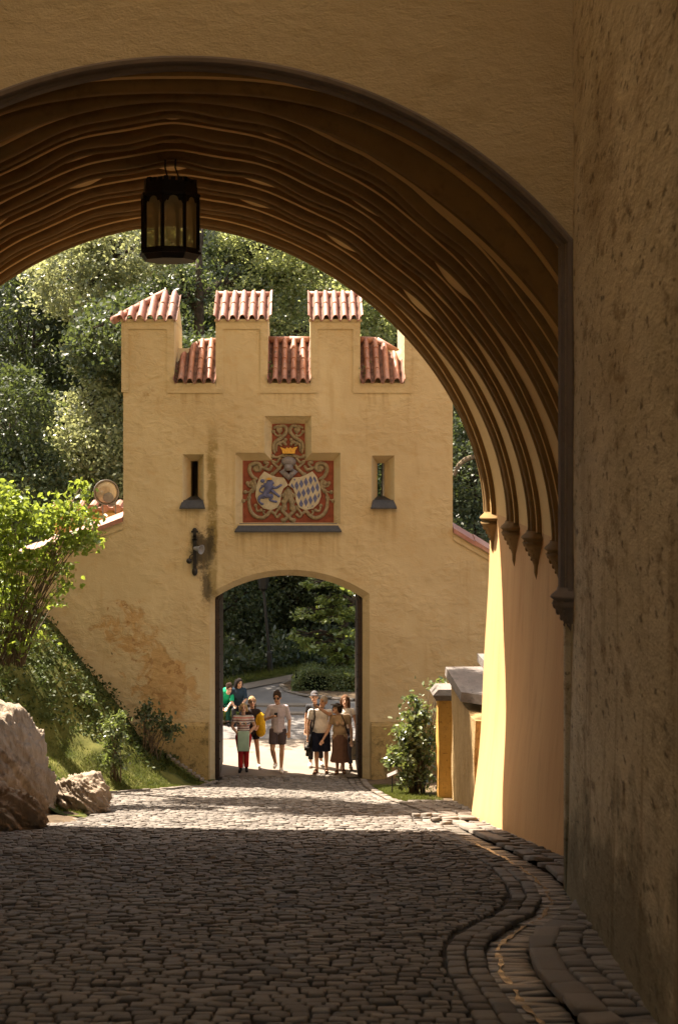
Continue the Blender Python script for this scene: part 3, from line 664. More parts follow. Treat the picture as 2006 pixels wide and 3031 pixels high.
def clip(subject, win):
    out = subject
    for i in range(len(win)):
        (ax, ay), (bx, by) = win[i], win[(i+1) % len(win)]; inn = lambda p: (bx-ax)*(p[1]-ay)-(by-ay)*(p[0]-ax) >= 0
        res = []
        for k in range(len(out)):
            p, r = out[k-1], out[k]
            if inn(p) != inn(r):
                d1 = (bx-ax)*(p[1]-ay)-(by-ay)*(p[0]-ax); d2 = (bx-ax)*(r[1]-ay)-(by-ay)*(r[0]-ax); t = d1/(d1-d2); res.append((p[0]+(r[0]-p[0])*t, p[1]+(r[1]-p[1])*t))
            if inn(r): res.append(r)
        out = res
        if not out: return []
    return out
q = MB(); face = inset(shr, .90)
for j in range(-2, 4):
    for i in range(-3, 8):
        cx, cy = 862+60*i+29*j, 992-24*i+118*j
        poly = clip(face, [(cx-29, cy-12+12), (cx-2, cy-60), (cx+29, cy), (cx+2, cy+60)])
        if len(poly) > 2: q.add([zc(x, y, CD-.0535) for x, y in poly], [tuple(range(len(poly)))])
q.build('blue_lozenges', M['blue'], s2)
q = MB(); q.ell(zc(757, 680, CD-.03), (K*98, .08, K*68)); q.tube([zc(757, 720, CD-.02), zc(757, 800, CD-.03)], [K*56, K*66], 12)
q.prism([zc(x, y, CD-.03) for x, y in ((635, 812), (700, 770), (757, 840), (815, 770), (880, 812), (757, 926))], (0, -.05, 0))
for k in range(-3, 4): q.tube([zc(757+k*24, 640, CD-.09+abs(k)*.006), zc(757+k*27, 720, CD-.095+abs(k)*.008)], K*7, 6)
q.build('helmet', M['helmet'], arms, smooth=True)
q = MB(); q.prism([zc(x, y, CD-.03) for x, y in ((680, 575), (672, 530), (645, 490), (690, 505), (715, 515), (735, 492), (757, 512), (780, 490), (800, 512), (830, 492), (872, 488), (845, 530), (838, 575))], (0, -.06, 0)); q.build('crown', M['gold'], arms)
# ------------------------------------------------------------------ things on and beside the tower
br = thing('wall_bracket', 'old black iron bracket with a cross finial bolted to the tower by the soot stain', 'wall bracket', fp(451, 1275))
q = MB(); x, D = PX(451, GD), GD-.06
q.box(x-.036, x+.036, D-.03, D+.05, pz(1322), pz(1238)); q.ell((x, D, pz(1226)), (.05, .04, .05)); q.box(x-.075, x+.075, D-.02, D+.02, pz(1232), pz(1227)); q.box(x-.03, x+.03, D-.03, D+.03, pz(1243), pz(1222))
q.ell((x, D, pz(1322)), (.06, .05, .09)); q.box(x-.06, x+.06, D-.03, D+.04, pz(1250), pz(1246)); q.tube([(x, D, pz(1280)), (x-.09, D-.05, pz(1284)), (x-.115, D-.06, pz(1292))], .012, 6)
q.build('post', M['iron'], br)
q = MB(); q.ell((x-.115, D-.06, pz(1297)), .062); q.build('ball', M['iron'], br, smooth=True)
hn = thing('loudspeaker', 'small grey horn loudspeaker on the black iron wall bracket', 'loudspeaker', fp(466, 1268))
q = MB(); c = Vector((x+.03, D-.08, pz(1268)))
rot = Vector((0, 0, 1)).rotation_difference(Vector((.8, -.55, -.12)))
q.lathe([(.03, -.05), (.045, 0), (.055, .05), (.075, .1), (.105, .15), (.108, .155), (.09, .14), (.04, .06)], 18); q.v = [tuple(c+rot @ Vector(v)) for v in q.v]; q.build('horn', M['horn'], hn, smooth=True)
q = MB(); q.box(x+.03, x+.07, D-.05, D+.06, pz(1270), pz(1266)); q.build('arm', M['iron'], hn)
yw = thing('yellow_wall', 'low orange plastered wall with tile coping behind the left curtain wall', 'wall', (PX(200, 33), 33, 0))
q = MB(); q.box(PX(125, 33), PX(292, 33), 33, 33.4, zb, PZ(1180, 33)); q.box(PX(125, 33), PX(292, 33), 32.96, 33.44, PZ(1192, 33), PZ(1186, 33)); q.build('wall', M['rear'], yw)
q = MB()
for k in range(6): q.tube([(PX(-90+(k+7.4)*29.2, 33), 32.9, PZ(1176, 33)), (PX(-90+(k+7.4)*29.2, 33), 33.5, PZ(1166, 33))], [.1, .09], 9)
q.box(PX(122, 33), PX(294, 33), 32.93, 33.47, PZ(1180, 33), PZ(1174, 33)); q.build('tile_coping', M['tile'], yw)
fl = thing('floodlight', 'round grey floodlight with dusty glass standing on the sloping wall coping', 'floodlight', P(250, 1235, 31.2))
q = MB(); c = P(245.5, 1139, 31.2); rot = Vector((0, 0, 1)).rotation_difference(Vector((.22, -.97, .02)))
q.lathe([(.06, -.3), (.16, -.26), (.25, -.1), (.272, -.02), (.285, .0), (.285, .03), (.262, .03), (.258, .01)], 28); q.v = [tuple(c+rot @ Vector(v)) for v in q.v]; q.build('housing', M['steel'], fl, smooth=True)
q = MB(); q.lathe([(.262, .005), (.2, .03), (.1, .045), (.01, .05)], 28); q.v = [tuple(c+rot @ Vector(v)) for v in q.v]; q.build('glass', M['floodglass'], fl, smooth=True)
q = MB(); q.lathe([(.09, .046), (.115, .047), (.115, .054), (.09, .054)], 24); q.v = [tuple(c+Vector((.05, 0, -.12))+rot @ Vector(v)) for v in q.v]; q.build('reflector_ring', M['steel'], fl, smooth=True)
q = MB(); z0 = PZ(1222, 31.2); q.tube([c+Vector((-.1, .08, -.2)), Vector((c.x-.06, c.y+.05, z0+.14)), Vector((c.x+.03, c.y+.05, z0)), Vector((c.x+.19, c.y+.05, z0)), Vector((c.x+.2, c.y+.06, z0+.25)), c+Vector((.2, .08, -.2))], .014, 7)
q.box(c.x+.05, c.x+.3, c.y-.05, c.y+.2, z0-.06, z0); q.ell(c+Vector((.1, .14, -.27)), (.09, .1, .06)); q.build('bracket', M['steel'], fl)
# ------------------------------------------------------------------ gatehouse with its ribbed tunnel
FD, EX = 12.6, 20.9                          # planes of the front wall and of the tunnel's exit
gh = thing('castle_gatehouse', 'dark ochre castle gatehouse with a wide ribbed archway framing the view', 'gatehouse', (0, FD, 0))
def wx(d): return 2.83+.041*(EX-d)           # right tunnel wall above the springing
def xc(d): return -.0891*d
def zs(d): return ZC-.86-.035*(20.45-d)
ZCR = ZC+3.50
def NEx(d): return 1.82+.6*sst(13.5, 12.85, d)
def vault_pt(d, th, off=0.0):                # th -90..90 deg from crown, off inward
    a, h = wx(d)-xc(d)-off, ZCR-zs(d)-off
    s, c = math.sin(th), math.cos(th)
    NE = NEx(d)
    return Vector((xc(d)+a*math.copysign(abs(s)**(2/NE), s), d, zs(d)+h*abs(c)**(2/NE)))
NTH = 120
TH = [R(-90+180*i/NTH) for i in range(NTH+1)]
def batter(d, z):
    zg = road_z(d); t = max(0, min(1, (zs(d)-z)/(zs(d)-zg))); return .26*t**1.6+.02*math.sin(z*2.3+d*1.1)*t
b = MB(); NDV = 40
web = lambda d, g: .058*max(0, math.cos(2*pi*g/15.6))*sst(68, 45, abs(g))*(.7+.4*math.sin(d*2.7+g*.05))*sst(20.3, 19.5, d)*sst(13.3, 13.8, d)
b.grid(lambda u, v: vault_pt(lerp(FD+.14, EX, v), R(-90+180*u), web(lerp(FD+.14, EX, v), -90+180*u)), 2*NTH+1, 60)
b.build('vault', M['vault'], gh, smooth=True)
b = MB()
b.grid(lambda u, v: (lambda d, z: (wx(d)-batter(d, z)+.0, d, z))(lerp(FD+.14, EX, u), lerp(road_z(lerp(FD+.14, EX, u))-.2, zs(lerp(FD+.14, EX, u)), v)), 30, 40)
b.build('tunnel_wall', M['tunnel'], gh, smooth=True)
b = MB(); b.grid(lambda u, v: (lambda d: (2*xc(d)-wx(d), d, lerp(road_z(d)-.2, zs(d), v)))(lerp(FD+.14, EX, u)), 10, 6)
b.build('tunnel_wall', M['tunnel'], gh)
# exit facade: wall above and beside the arch
b = MB(); TOP = ZC+19
arc = [vault_pt(EX, t) for t in TH]
def thick_strip(lo, hi, dy):
    n = len(lo); q = MB(); e = Vector((0, dy, 0))
    q.add(lo+hi+[p+e for p in lo]+[p+e for p in hi], [(i, i+1, n+i+1, n+i) for i in range(n-1)]+[(2*n+i, 3*n+i, 3*n+i+1, 2*n+i+1) for i in range(n-1)]+[(i, 2*n+i, 2*n+i+1, i+1) for i in range(n-1)]); return q
q = thick_strip(arc, [Vector((p.x, EX, TOP)) for p in arc], .35); q.build('exit_wall', M['front'], gh)
arc0 = [vault_pt(FD+.142, t) for t in TH]; q = thick_strip(arc0, [Vector((p.x, FD+.142, TOP)) for p in arc0], .2); q.box(wx(FD+.14)+.002, 6, FD+.142, FD+.3, road_z(FD), TOP); q.build('inner_wall', M['rib'], gh)
q = MB(); n = 24; zl = [lerp(road_z(EX)-.3, zs(EX), i/n) for i in range(n+1)]
edge = [Vector((wx(EX)-batter(EX, z), EX, z)) for z in zl]
q.add(edge+[Vector((9, EX, z)) for z in zl]+[p+Vector((.06, .3, 0)) for p in edge]+[Vector((9, EX+.35, z)) for z in zl],
      [(i, i+1, n+2+i, n+1+i) for i in range(n)]+[(i, 2*n+2+i, 2*n+3+i, i+1) for i in range(n)]+[(2*n+2+i, 3*n+3+i, 3*n+4+i, 2*n+3+i) for i in range(n)])
q.box(wx(EX)+.001, 9, EX, EX+.35, zs(EX)+.001, TOP); xl = 2*xc(EX)-wx(EX); q.box(-14, xl-.001, EX, EX+.35, road_z(EX)-.3, TOP); q.build('exit_wall', M['tunnel'], gh)
# ribs and their corbels
prof = [(-.40, -.02), (-.40, .05), (-.385, .085), (-.35, .10), (-.315, .085), (-.30, .04), (-.27, .035), (-.255, .07), (-.245, .12), (-.205, .165), (-.155, .175), (-.105, .15), (-.09, .10), (-.085, .055), (-.04, .05), (-.03, .085), (0, .105), (.03, .085), (.04, .05), (.085, .055), (.09, .10), (.105, .15), (.155, .175), (.205, .165), (.245, .12), (.255, .07), (.27, .035), (.30, .04), (.315, .085), (.35, .10), (.385, .085), (.40, .05), (.40, -.02)]
RIBS = [20.47, 18.97, 17.55, 16.2, 14.9, 13.8, 13.1]
def corbel(d, half, prot, h, mat, parent, xw=None, name='corbel'):
    secs = [(.02, .72, .80), (-.03, .8, .85), (-.11, 1.12, 1.15), (-.14, 1.16, 1.2), (-.19, 1.0, .98), (-.215, .92, .9), (-.24, 1.05, 1.12), (-.30, .95, .98), (-.42, .72, .70), (-.58, .45, .42), (-.72, .24, .22), (-.86, .2, .2), (-.92, .12, .12), (-1.0, .02, .02)]
    q = MB(); rings = []
    for t, a, p in secs:
        z = zs(d)+t*h; X = (wx(d)-batter(d, z) if xw is None else xw)+.03
        pl = [(0, -1), (-.55, -.95), (-.92, -.45), (-1, 0), (-.92, .45), (-.55, .95), (0, 1)]
        rings.append([Vector((X+px_*(p*prot+.03), d+py_*a*half, z)) for px_, py_ in pl])
    n = 7; q.add([v for r in rings for v in r], [(i*n+k, i*n+k+1, (i+1)*n+k+1, (i+1)*n+k) for i in range(len(rings)-1) for k in range(n-1)])
    for t, k in ((.25, .95), (.36, .8), (.47, .6), (.58, .42)):        # carved leaf tips
        z = zs(d)-t*h; X = (wx(d)-batter(d, z) if xw is None else xw)
        for s in (-1, 0, 1): q.ell((X-prot*k*(.95 if s == 0 else .6), d+s*half*k*.62, z), (.022*k+.008, .04*k, .05*k), nu=8, nv=6)
    return q.build(name, mat, parent, smooth=True)
for ri, d0 in enumerate(RIBS):
    b = MB(); npf = len(prof); vs = []; ths = [R(-90+180*i/240) for i in range(241)]
    for th in ths:
        dg = abs(math.degrees(th)); w = math.cos(2*pi*math.degrees(th)/15.6); fall = sst(72, 40, dg)
        sd = sst(30, 74, dg); wid = lerp(1.0, .58, sd)
        amp = lerp(1.10-.15*w*(.0 if ri == 0 else .7 if ri == 1 else 0 if ri == 6 else 1)*(.8+.3*math.sin(ri*2.3+math.degrees(th)*.07)), .60, sd) if ri else lerp(1.0, .75, sd)
        for s, r in prof:
            vs.append(vault_pt(d0+s*wid+(.40*(1-wid) if ri == 0 else 0), th, r*amp if r > 0 else r))
    b.add(vs, [(i*npf+k, i*npf+k+1, (i+1)*npf+k+1, (i+1)*npf+k) for i in range(len(ths)-1) for k in range(npf-1)])
    gold = {j for j in range(npf-1) if any(abs(prof[j][0]+prof[j+1][0]-2*c) < .075 and min(prof[j][1], prof[j+1][1]) > .08 for c in (-.35, 0, .35))}  # beads take the paler vault colour, painting in lit edges along the rolls
    b.mi = [1 if (f_ % (npf-1)) in gold else 0 for f_ in range(len(b.f))]  # gold faces: lit edges of the rolls painted in paler
    rib = b.build('rib', [M['rib'], M['vault']], gh, smooth=True)
    if ri < 5: corbel(d0+(.15 if ri == 0 else 0), .27, .17, .60, M['rib'], rib)
# front wall with the wide segmental arch and its grey moulding
FS = FD/F
def fq(px, py, D=FD): return Vector(((px-VX)*FS, D, ZC+(VY-py)*FS))
AC, AR, SP = (425, 1293), 1153, 550
def arc_px(rad, n=70, x_right=1310, x_left=None):
    xl = 2*AC[0]-x_right if x_left is None else x_left
    a0 = math.asin((xl-AC[0])/rad); a1 = math.asin((x_right-AC[0])/rad)
    return [(AC[0]+rad*math.sin(t), AC[1]-rad*math.cos(t)) for t in np.linspace(a0, a1, n)]
XR = (1326-VX)*FS                             # right corner with the courtyard wall
ap = arc_px(1162, x_right=1322)
lo = [fq(x, y) for x, y in ap]; hi = [Vector((p.x, FD, TOP)) for p in lo]
q = thick_strip(lo, hi, .135)
xl = lo[0].x; q.box(-12, xl-.001, FD, FD+.14, -.5+road_z(FD), TOP)
zr = lo[-1].z
q.box(lo[-1].x+.001, XR+.6, FD, FD+.14, road_z(FD)-.5, TOP)
q.build('arch_wall', M['front'], gh)
q = MB()                                     # thickness of the jamb under the moulding
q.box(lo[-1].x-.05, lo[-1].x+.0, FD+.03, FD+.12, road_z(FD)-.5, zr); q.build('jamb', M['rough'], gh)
path = [fq(AC[0]*2-1315, 1380)]+[fq(x, y) for x, y in arc_px(AR, x_right=1315)]+[fq(1315, 1378)]
mp = [(-.04, .01), (-.04, -.035), (-.02, -.045), (.012, -.04), (.018, -.02), (.022, .03), (.035, .045), (.06, .04), (.066, .055), (.07, .13)]
vs = []; m = len(mp)
for i, p in enumerate(path):
    t0 = (p-path[i-1]).normalized() if i else (path[1]-p).normalized(); t1 = (path[i+1]-p).normalized() if i < len(path)-1 else t0
    n0, n1 = Vector((t0.z, 0, -t0.x)), Vector((t1.z, 0, -t1.x)); nn = (n0+n1); nn = nn/(nn.length_squared)*2*1.0
    for o, y in mp: vs.append(p+nn*o+Vector((0, y, 0)))
q = MB(); q.add(vs, [(i*m+k, i*m+k+1, (i+1)*m+k+1, (i+1)*m+k) for i in range(len(path)-1) for k in range(m-1)])
mo = q.build('arch_moulding', M['mould'], gh)
_zs, _wx = zs, wx
cz = fq(1315, 1362).z
zs = lambda d: cz
corbel(FD+.06, .13, .17, .56, M['mould'], mo, xw=(1327-VX)*FS)
zs = _zs
# roof over the gatehouse, and an unseen wing added on the left to shade the court
q = MB(); q.box(-14, 9, FD+.31, EX-.01, TOP-.5, TOP-.01); q.build('roof_slab', M['front'], gh)
q = MB(); q.box(-6.6, -5.4, -8, FD-.01, road_z(FD)-1, ZC+26); q.build('added_shade_wing', M['front'], gh)
q = MB(); q.box(-5.39, 4.0, -8, 4.4, ZC+3.2, ZC+20); q.build('added_shade_ceiling', M['front'], gh)  # unseen ceiling mass over the camera, added to cut light from behind
b = MB(); b.add([(-14, -40, ZC-1.0), (14, -40, ZC-1.0), (14, -5.9, ZC-1.0), (-14, -5.9, ZC-1.0)], [(0, 1, 2, 3)]); tag(b.build('courtyard', M['sandy']), kind='structure')
# rough wall along the right of the court
cw = thing('courtyard_wall', 'tall rough mottled ochre wall in shade along the right edge', 'wall', (2, 8, road_z(8)))
def cwx(d, z):
    x = 2.447-.113*(FD-d); t = max(0, (ZC-1-z)/4); x -= .10*min(1, t)**1.5
    return x+.004*math.sin(z*3.1+d*1.7)
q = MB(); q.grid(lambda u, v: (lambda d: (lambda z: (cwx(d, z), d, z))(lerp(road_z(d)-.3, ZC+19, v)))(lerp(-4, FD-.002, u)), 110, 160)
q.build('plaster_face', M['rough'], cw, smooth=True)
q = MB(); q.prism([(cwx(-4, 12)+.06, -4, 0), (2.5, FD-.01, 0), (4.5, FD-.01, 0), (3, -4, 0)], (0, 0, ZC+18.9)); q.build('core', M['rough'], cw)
# ------------------------------------------------------------------ hanging lantern
LD = 16.0
lc = P(394, 500, LD); lan = thing('hanging_lantern', 'black iron octagonal lantern with frosted panes hanging under the vault', 'lantern', lc)
r0 = 67/F*LD; zt, zbm = PZ(452, LD), PZ(585, LD); ph = pi/8+R(12)
def oct(r, z): return [Vector((lc.x+r*math.cos(ph+k*pi/4), lc.y+r*math.sin(ph+k*pi/4), z)) for k in range(8)]
q = MB()
def octring(r1, z1, r2, z2): q.frustum(oct(r1, z1), oct(r2, z2))
octring(r0*1.06, zt-.03, r0*1.08, zt+.0); octring(r0*.98, zt, r0*.94, zt+.13)
for k in range(8):
    a, c = oct(r0*.95, zt+.12)[k], oct(r0*.95, zt+.12)[(k+1) % 8]
    for f in (0, .33, .66):
        p = a.lerp(c, f+.05); e = a.lerp(c, f+.27); inn = (Vector((lc.x, lc.y, p.z))-p)*.08
        q.prism([p, e, e+inn, p+inn], (0, 0, .045 if f else .055))
q.build('crown', M['iron'], lan)
q = MB(); octring(r0*1.02, zbm, r0*1.0, zbm+.04); octring(r0*1.1, zbm-.03, r0*1.1, zbm+.0); octring(r0*.9, zbm-.09, r0*1.04, zbm-.03); q.build('base', M['iron'], lan)
for k in range(8):
    q = MB(); p = oct(r0*.985, zbm+.02)[k]; q.tube([p, p+Vector((0, 0, zt-zbm-.02))], .024, 6); q.build('corner_post', M['iron'], lan)
    a, c = oct(r0*.965, zbm+.03)[k], oct(r0*.965, zbm+.03)[(k+1) % 8]; h = zt-zbm-.05
    def w(u, v): return a.lerp(c, u)+Vector((0, 0, v*h))
    q = MB(); q.add([w(.02, 0), w(.98, 0), w(.98, 1), w(.02, 1)], [(0, 1, 2, 3)]); q.build('glass_pane', M['lglass'], lan)
    q = MB(); n = 12                              # pointed tracery head
    def head(u): t = abs(u-.5)*2; return .98-.02-.30*(1-math.sqrt(max(0, 1-t**1.6))) - .05*(1 if .45 < t < .62 else 0)
    us = [i/n for i in range(n+1)]; inn = (Vector((lc.x, lc.y, a.z))-a.lerp(c, .5)).normalized()*-.012
    q.add([w(u, head(u))+inn for u in us]+[w(u, 1.0)+inn for u in us], [(i, i+1, n+2+i, n+1+i) for i in range(n)]); q.build('tracery', M['iron'], lan)
q = MB()
for dx, bend in ((-.05, .02), (.07, .03)):
    t = PZ(352, LD); q.tube([(lc.x+dx, lc.y, zt+.1), (lc.x+dx+bend, lc.y, zt+.2), (lc.x+dx-bend*.5, lc.y, zt+.32), (lc.x+dx, lc.y, ZCR-.02)], .011, 6)
q.build('hanger', M['iron'], lan)
kb = thing('vault_lamp', 'small black globe lamp fixed to the vault left of the lantern', 'lamp', P(254, 385, 16.2))
q = MB(); c = P(254, 385, 16.2); q.ell(c, .05); q.build('globe', M['iron'], kb, smooth=True); q = MB(); q.tube([c, c+Vector((0, 0, .16))], .015, 6); q.build('stem', M['iron'], kb)
# ------------------------------------------------------------------ low walls right of the road beyond the tunnel
def noisy_box(x0, x1, y0, y1, z0, z1, amp=.012, n=8):
    q = MB(); f = lambda p: Vector(p)+Vector((math.sin(p[1]*7+p[2]*5), math.sin(p[0]*9+p[2]*6), math.sin(p[0]*5+p[1]*8)))*amp
    for a, c, e, g in (((x0, y0, z0), (1, 0, 0), (0, 0, 1), (x1-x0, z1-z0)), ((x0, y1, z0), (1, 0, 0), (0, 0, 1), (x1-x0, z1-z0)), ((x0, y0, z0), (0, 1, 0), (0, 0, 1), (y1-y0, z1-z0)), ((x1, y0, z0), (0, 1, 0), (0, 0, 1), (y1-y0, z1-z0)), ((x0, y0, z1), (1, 0, 0), (0, 1, 0), (x1-x0, y1-y0))):
        q.grid(lambda u, v: f(Vector(a)+Vector(c)*u*g[0]+Vector(e)*v*g[1]), n, n)
    return q
lw = thing('parapet_wall', 'flaking ochre parapet wall with a weathered flat stone cap beside the tunnel mouth', 'wall', (2.85, 23, road_z(23)))
x0 = 2.66
noisy_box(x0, x0+.42, 21.35, 24.55, road_z(24.6)-.1, PZ(1590, 24.5)).build('wall', M['oldwall'], lw, smooth=False)
q = MB(); zt_ = PZ(1543, 25.0)
q.frustum([Vector(v) for v in ((2.56, 22.35, zt_-.15), (3.3, 21.6, zt_-.15), (3.3, 25.0, zt_-.14), (2.58, 24.95, zt_-.14))], [Vector(v) for v in ((2.57, 22.36, zt_), (3.3, 21.62, zt_), (3.3, 24.98, zt_+.01), (2.59, 24.93, zt_+.01))]); q.build('stone_cap', M['stone'], lw)
lw2 = thing('parapet_wall', 'next higher step of the parapet wall, its stone cap just showing past the tunnel jamb', 'wall', (3.1, 22, road_z(22)))
noisy_box(2.95, 3.4, 21.3, 22.3, road_z(22), PZ(1545, 22.3)).build('wall', M['oldwall'], lw2); q = MB(); q.box(2.83, 3.5, 21.28, 22.4, PZ(1531, 22.4), PZ(1512, 22.4)); q.build('stone_cap', M['stone'], lw2)
pl = thing('gate_pillar', 'square yellow plastered pillar with a stone cap between the shrub and the flaking wall', 'pillar', (2.6, 25, road_z(25)))
D = 24.9; noisy_box(PX(1014, D), PX(1055, D), D, D+.42, road_z(D)-.1, PZ(1614, D), .008).build('shaft', M['pillar'], pl)
q = MB(); a, c = PX(1000, D), PX(1058, D)
q.frustum([Vector((a+.06, D-.03, PZ(1621, D))), Vector((c, D-.03, PZ(1621, D))), Vector((c, D+.5, PZ(1621, D))), Vector((a+.06, D+.5, PZ(1621, D)))], [Vector((a, D-.09, PZ(1608, D))), Vector((c, D-.09, PZ(1608, D))), Vector((c, D+.55, PZ(1608, D))), Vector((a, D+.55, PZ(1608, D)))])
q.frustum([Vector((a, D-.09, PZ(1608, D)+.002)), Vector((c, D-.09, PZ(1608, D)+.002)), Vector((c, D+.55, PZ(1608, D)+.002)), Vector((a, D+.55, PZ(1608, D)+.002))], [Vector((a+.1, D-.05, PZ(1595, D))), Vector((c, D-.05, PZ(1595, D))), Vector((c, D+.5, PZ(1592, D))), Vector((a+.1, D+.5, PZ(1592, D)))])
q.build('stone_cap', M['stone'], pl)
# ------------------------------------------------------------------ rocks on the left
def fbm(p, s):
    v = 0; a = 1
    for k in range(5):
        n_ = math.sin(p.x*s*1.7+1.3*k+2*math.sin(p.z*s*.9+k))*math.sin(p.y*s*1.5+p.z*s*1.2+k*2.1+p.x*s*.6); v += a*(1.1-2*abs(n_)**.7); s *= 1.83; a *= .56
    return v
def rock(label, c, rad, pts, s=1.1, amp=.16, n=44, rot=0, par=None):
    bm = bmesh.new(); bmesh.ops.create_icosphere(bm, subdivisions=6, radius=1)
    c = Vector(c); mr = Matrix.Rotation(rot, 3, 'Y')
    pl_ = [(Vector(a).normalized(), k) for a, k in pts]
    for v in bm.verts:
        p = v.co.copy(); m = 1
        for a, k in pl_:
            dd = p.dot(a)
            if dd > 0: m = min(m, k/dd)
        p *= m; w = mr @ Vector((p.x*rad[0], p.y*rad[1], p.z*rad[2]))
        st = Vector((.75, .1, -.65)); g = w-st*w.dot(st)*.82
        pl2 = w.dot(Vector((.62, -.25, .74)))*(2.6/max(rad))*1.6+.35*fbm(w*.8+c, 1.3); lg = pl2-math.floor(pl2); w += v.co.normalized()*amp*.75*(sst(0, .22, lg)*(1-lg)**1.3)
        w += v.co.normalized()*amp*(fbm(g*1.7+c, s)+.45*fbm(g*2.2+c, s*3.4)+.12*fbm(w+c, s*5)); v.co = c+w
    me = bpy.data.meshes.new('rock'); bm.to_mesh(me); bm.free()
    me.polygons.foreach_set('use_smooth', [True]*len(me.polygons))
    o = link('rock', me, M['rock']); tag(o, label, 'rock'); return o
rock('large slanting buff rock face in the lower left corner, half in sun', (-4.62, 20.9, PZ(1868, 20.9)), (1.2, 1.0, 1.6), [((.66, -.25, .72), .50), ((1, .0, .05), .9), ((.2, -1, .15), .7), ((.5, -.8, .6), .74), ((.05, -.1, 1), .85), ((.9, .3, .7), .72)], 1.1, .095, rot=R(24))
rock('low dark rock slab lying in the shade at the foot of the large rock', (-4.45, 18.9, road_z(18.9)+.12), (.95, .6, .42), [((.4, -.3, .8), .8)], 1.6, .09)
rock('small rounded sunlit rock between the large rock and the kerb', (-3.42, 22.0, road_z(22.0)+.18), (.42, .45, .36), [((.3, -.3, .8), .85)], 2.2, .06)
b = MB(); b.grid(lambda u, v: (lerp(-5.6, -2.95-.5*abs(v-.5)-.75*sst(.55, 0, v), u), lerp(18.2, 22.2, v), road_z(lerp(18.2, 22.2, v))+.02+.10*(1-u)**1.2+.02*math.sin(u*17+v*23)-.1*sst(.85, 1, u)-.1*sst(.1, 0, v)-.1*sst(.92, 1, v)), 24, 24)
tag(b.build('dirt_patch', M['earth'], smooth=True), kind='structure')
# ------------------------------------------------------------------ people
def skin_mat(name, c): return simple(name, c, .5, .06, 12, .35)
M['skin'] = skin_mat('skin_warm', (.56, .34, .235)); M['skin2'] = skin_mat('skin_tan', (.47, .265, .16))
M['eye'] = simple('dark_eyes', (.03, .022, .018), .3, .1); M['lip'] = simple('lips', (.42, .17, .13), .5, .1)
def cloth(name, c, var=.12): return simple(name, c, .85, var, 9, .15, bump=.35, bs=22)
def stripes():
    t = NT('striped_cotton').set(.85, .15); z = t.xyz(t.obj())[2]
    w = t.math('FRACT', t.math('MULTIPLY', z, 17.0)); k = t.math('FRACT', t.math('MULTIPLY', z, 5.667))
    c = t.mix(t.step(.52, .58, w), (.62, .56, .52), t.mix(t.step(.6, .64, k), (.13, .12, .14), (.60, .20, .17))); t.col(c); return t.m
M['stripe'] = stripes()
def remesh(o, vox, sm=3, fac=.5):
    m = o.modifiers.new('r', 'REMESH'); m.mode = 'VOXEL'; m.voxel_size = vox; m.use_smooth_shade = True
    if sm: s = o.modifiers.new('s', 'SMOOTH'); s.iterations = sm; s.factor = fac
    return bake(o)
J0 = dict(pelvis=(0, 0, .93), waist=(0, 0, 1.09), chest=(0, 0, 1.29), neck=(0, .012, 1.46), head=(0, -.012, 1.625),
          shL=(-.175, .005, 1.405), elL=(-.225, .03, 1.13), wrL=(-.235, -.04, .90), shR=(.175, .005, 1.405), elR=(.225, .03, 1.13), wrR=(.235, -.04, .90),
          hipL=(-.092, 0, .90), knL=(-.10, -.02, .49), anL=(-.10, .03, .085), hipR=(.092, 0, .90), knR=(.10, -.02, .49), anR=(.10, .03, .085))
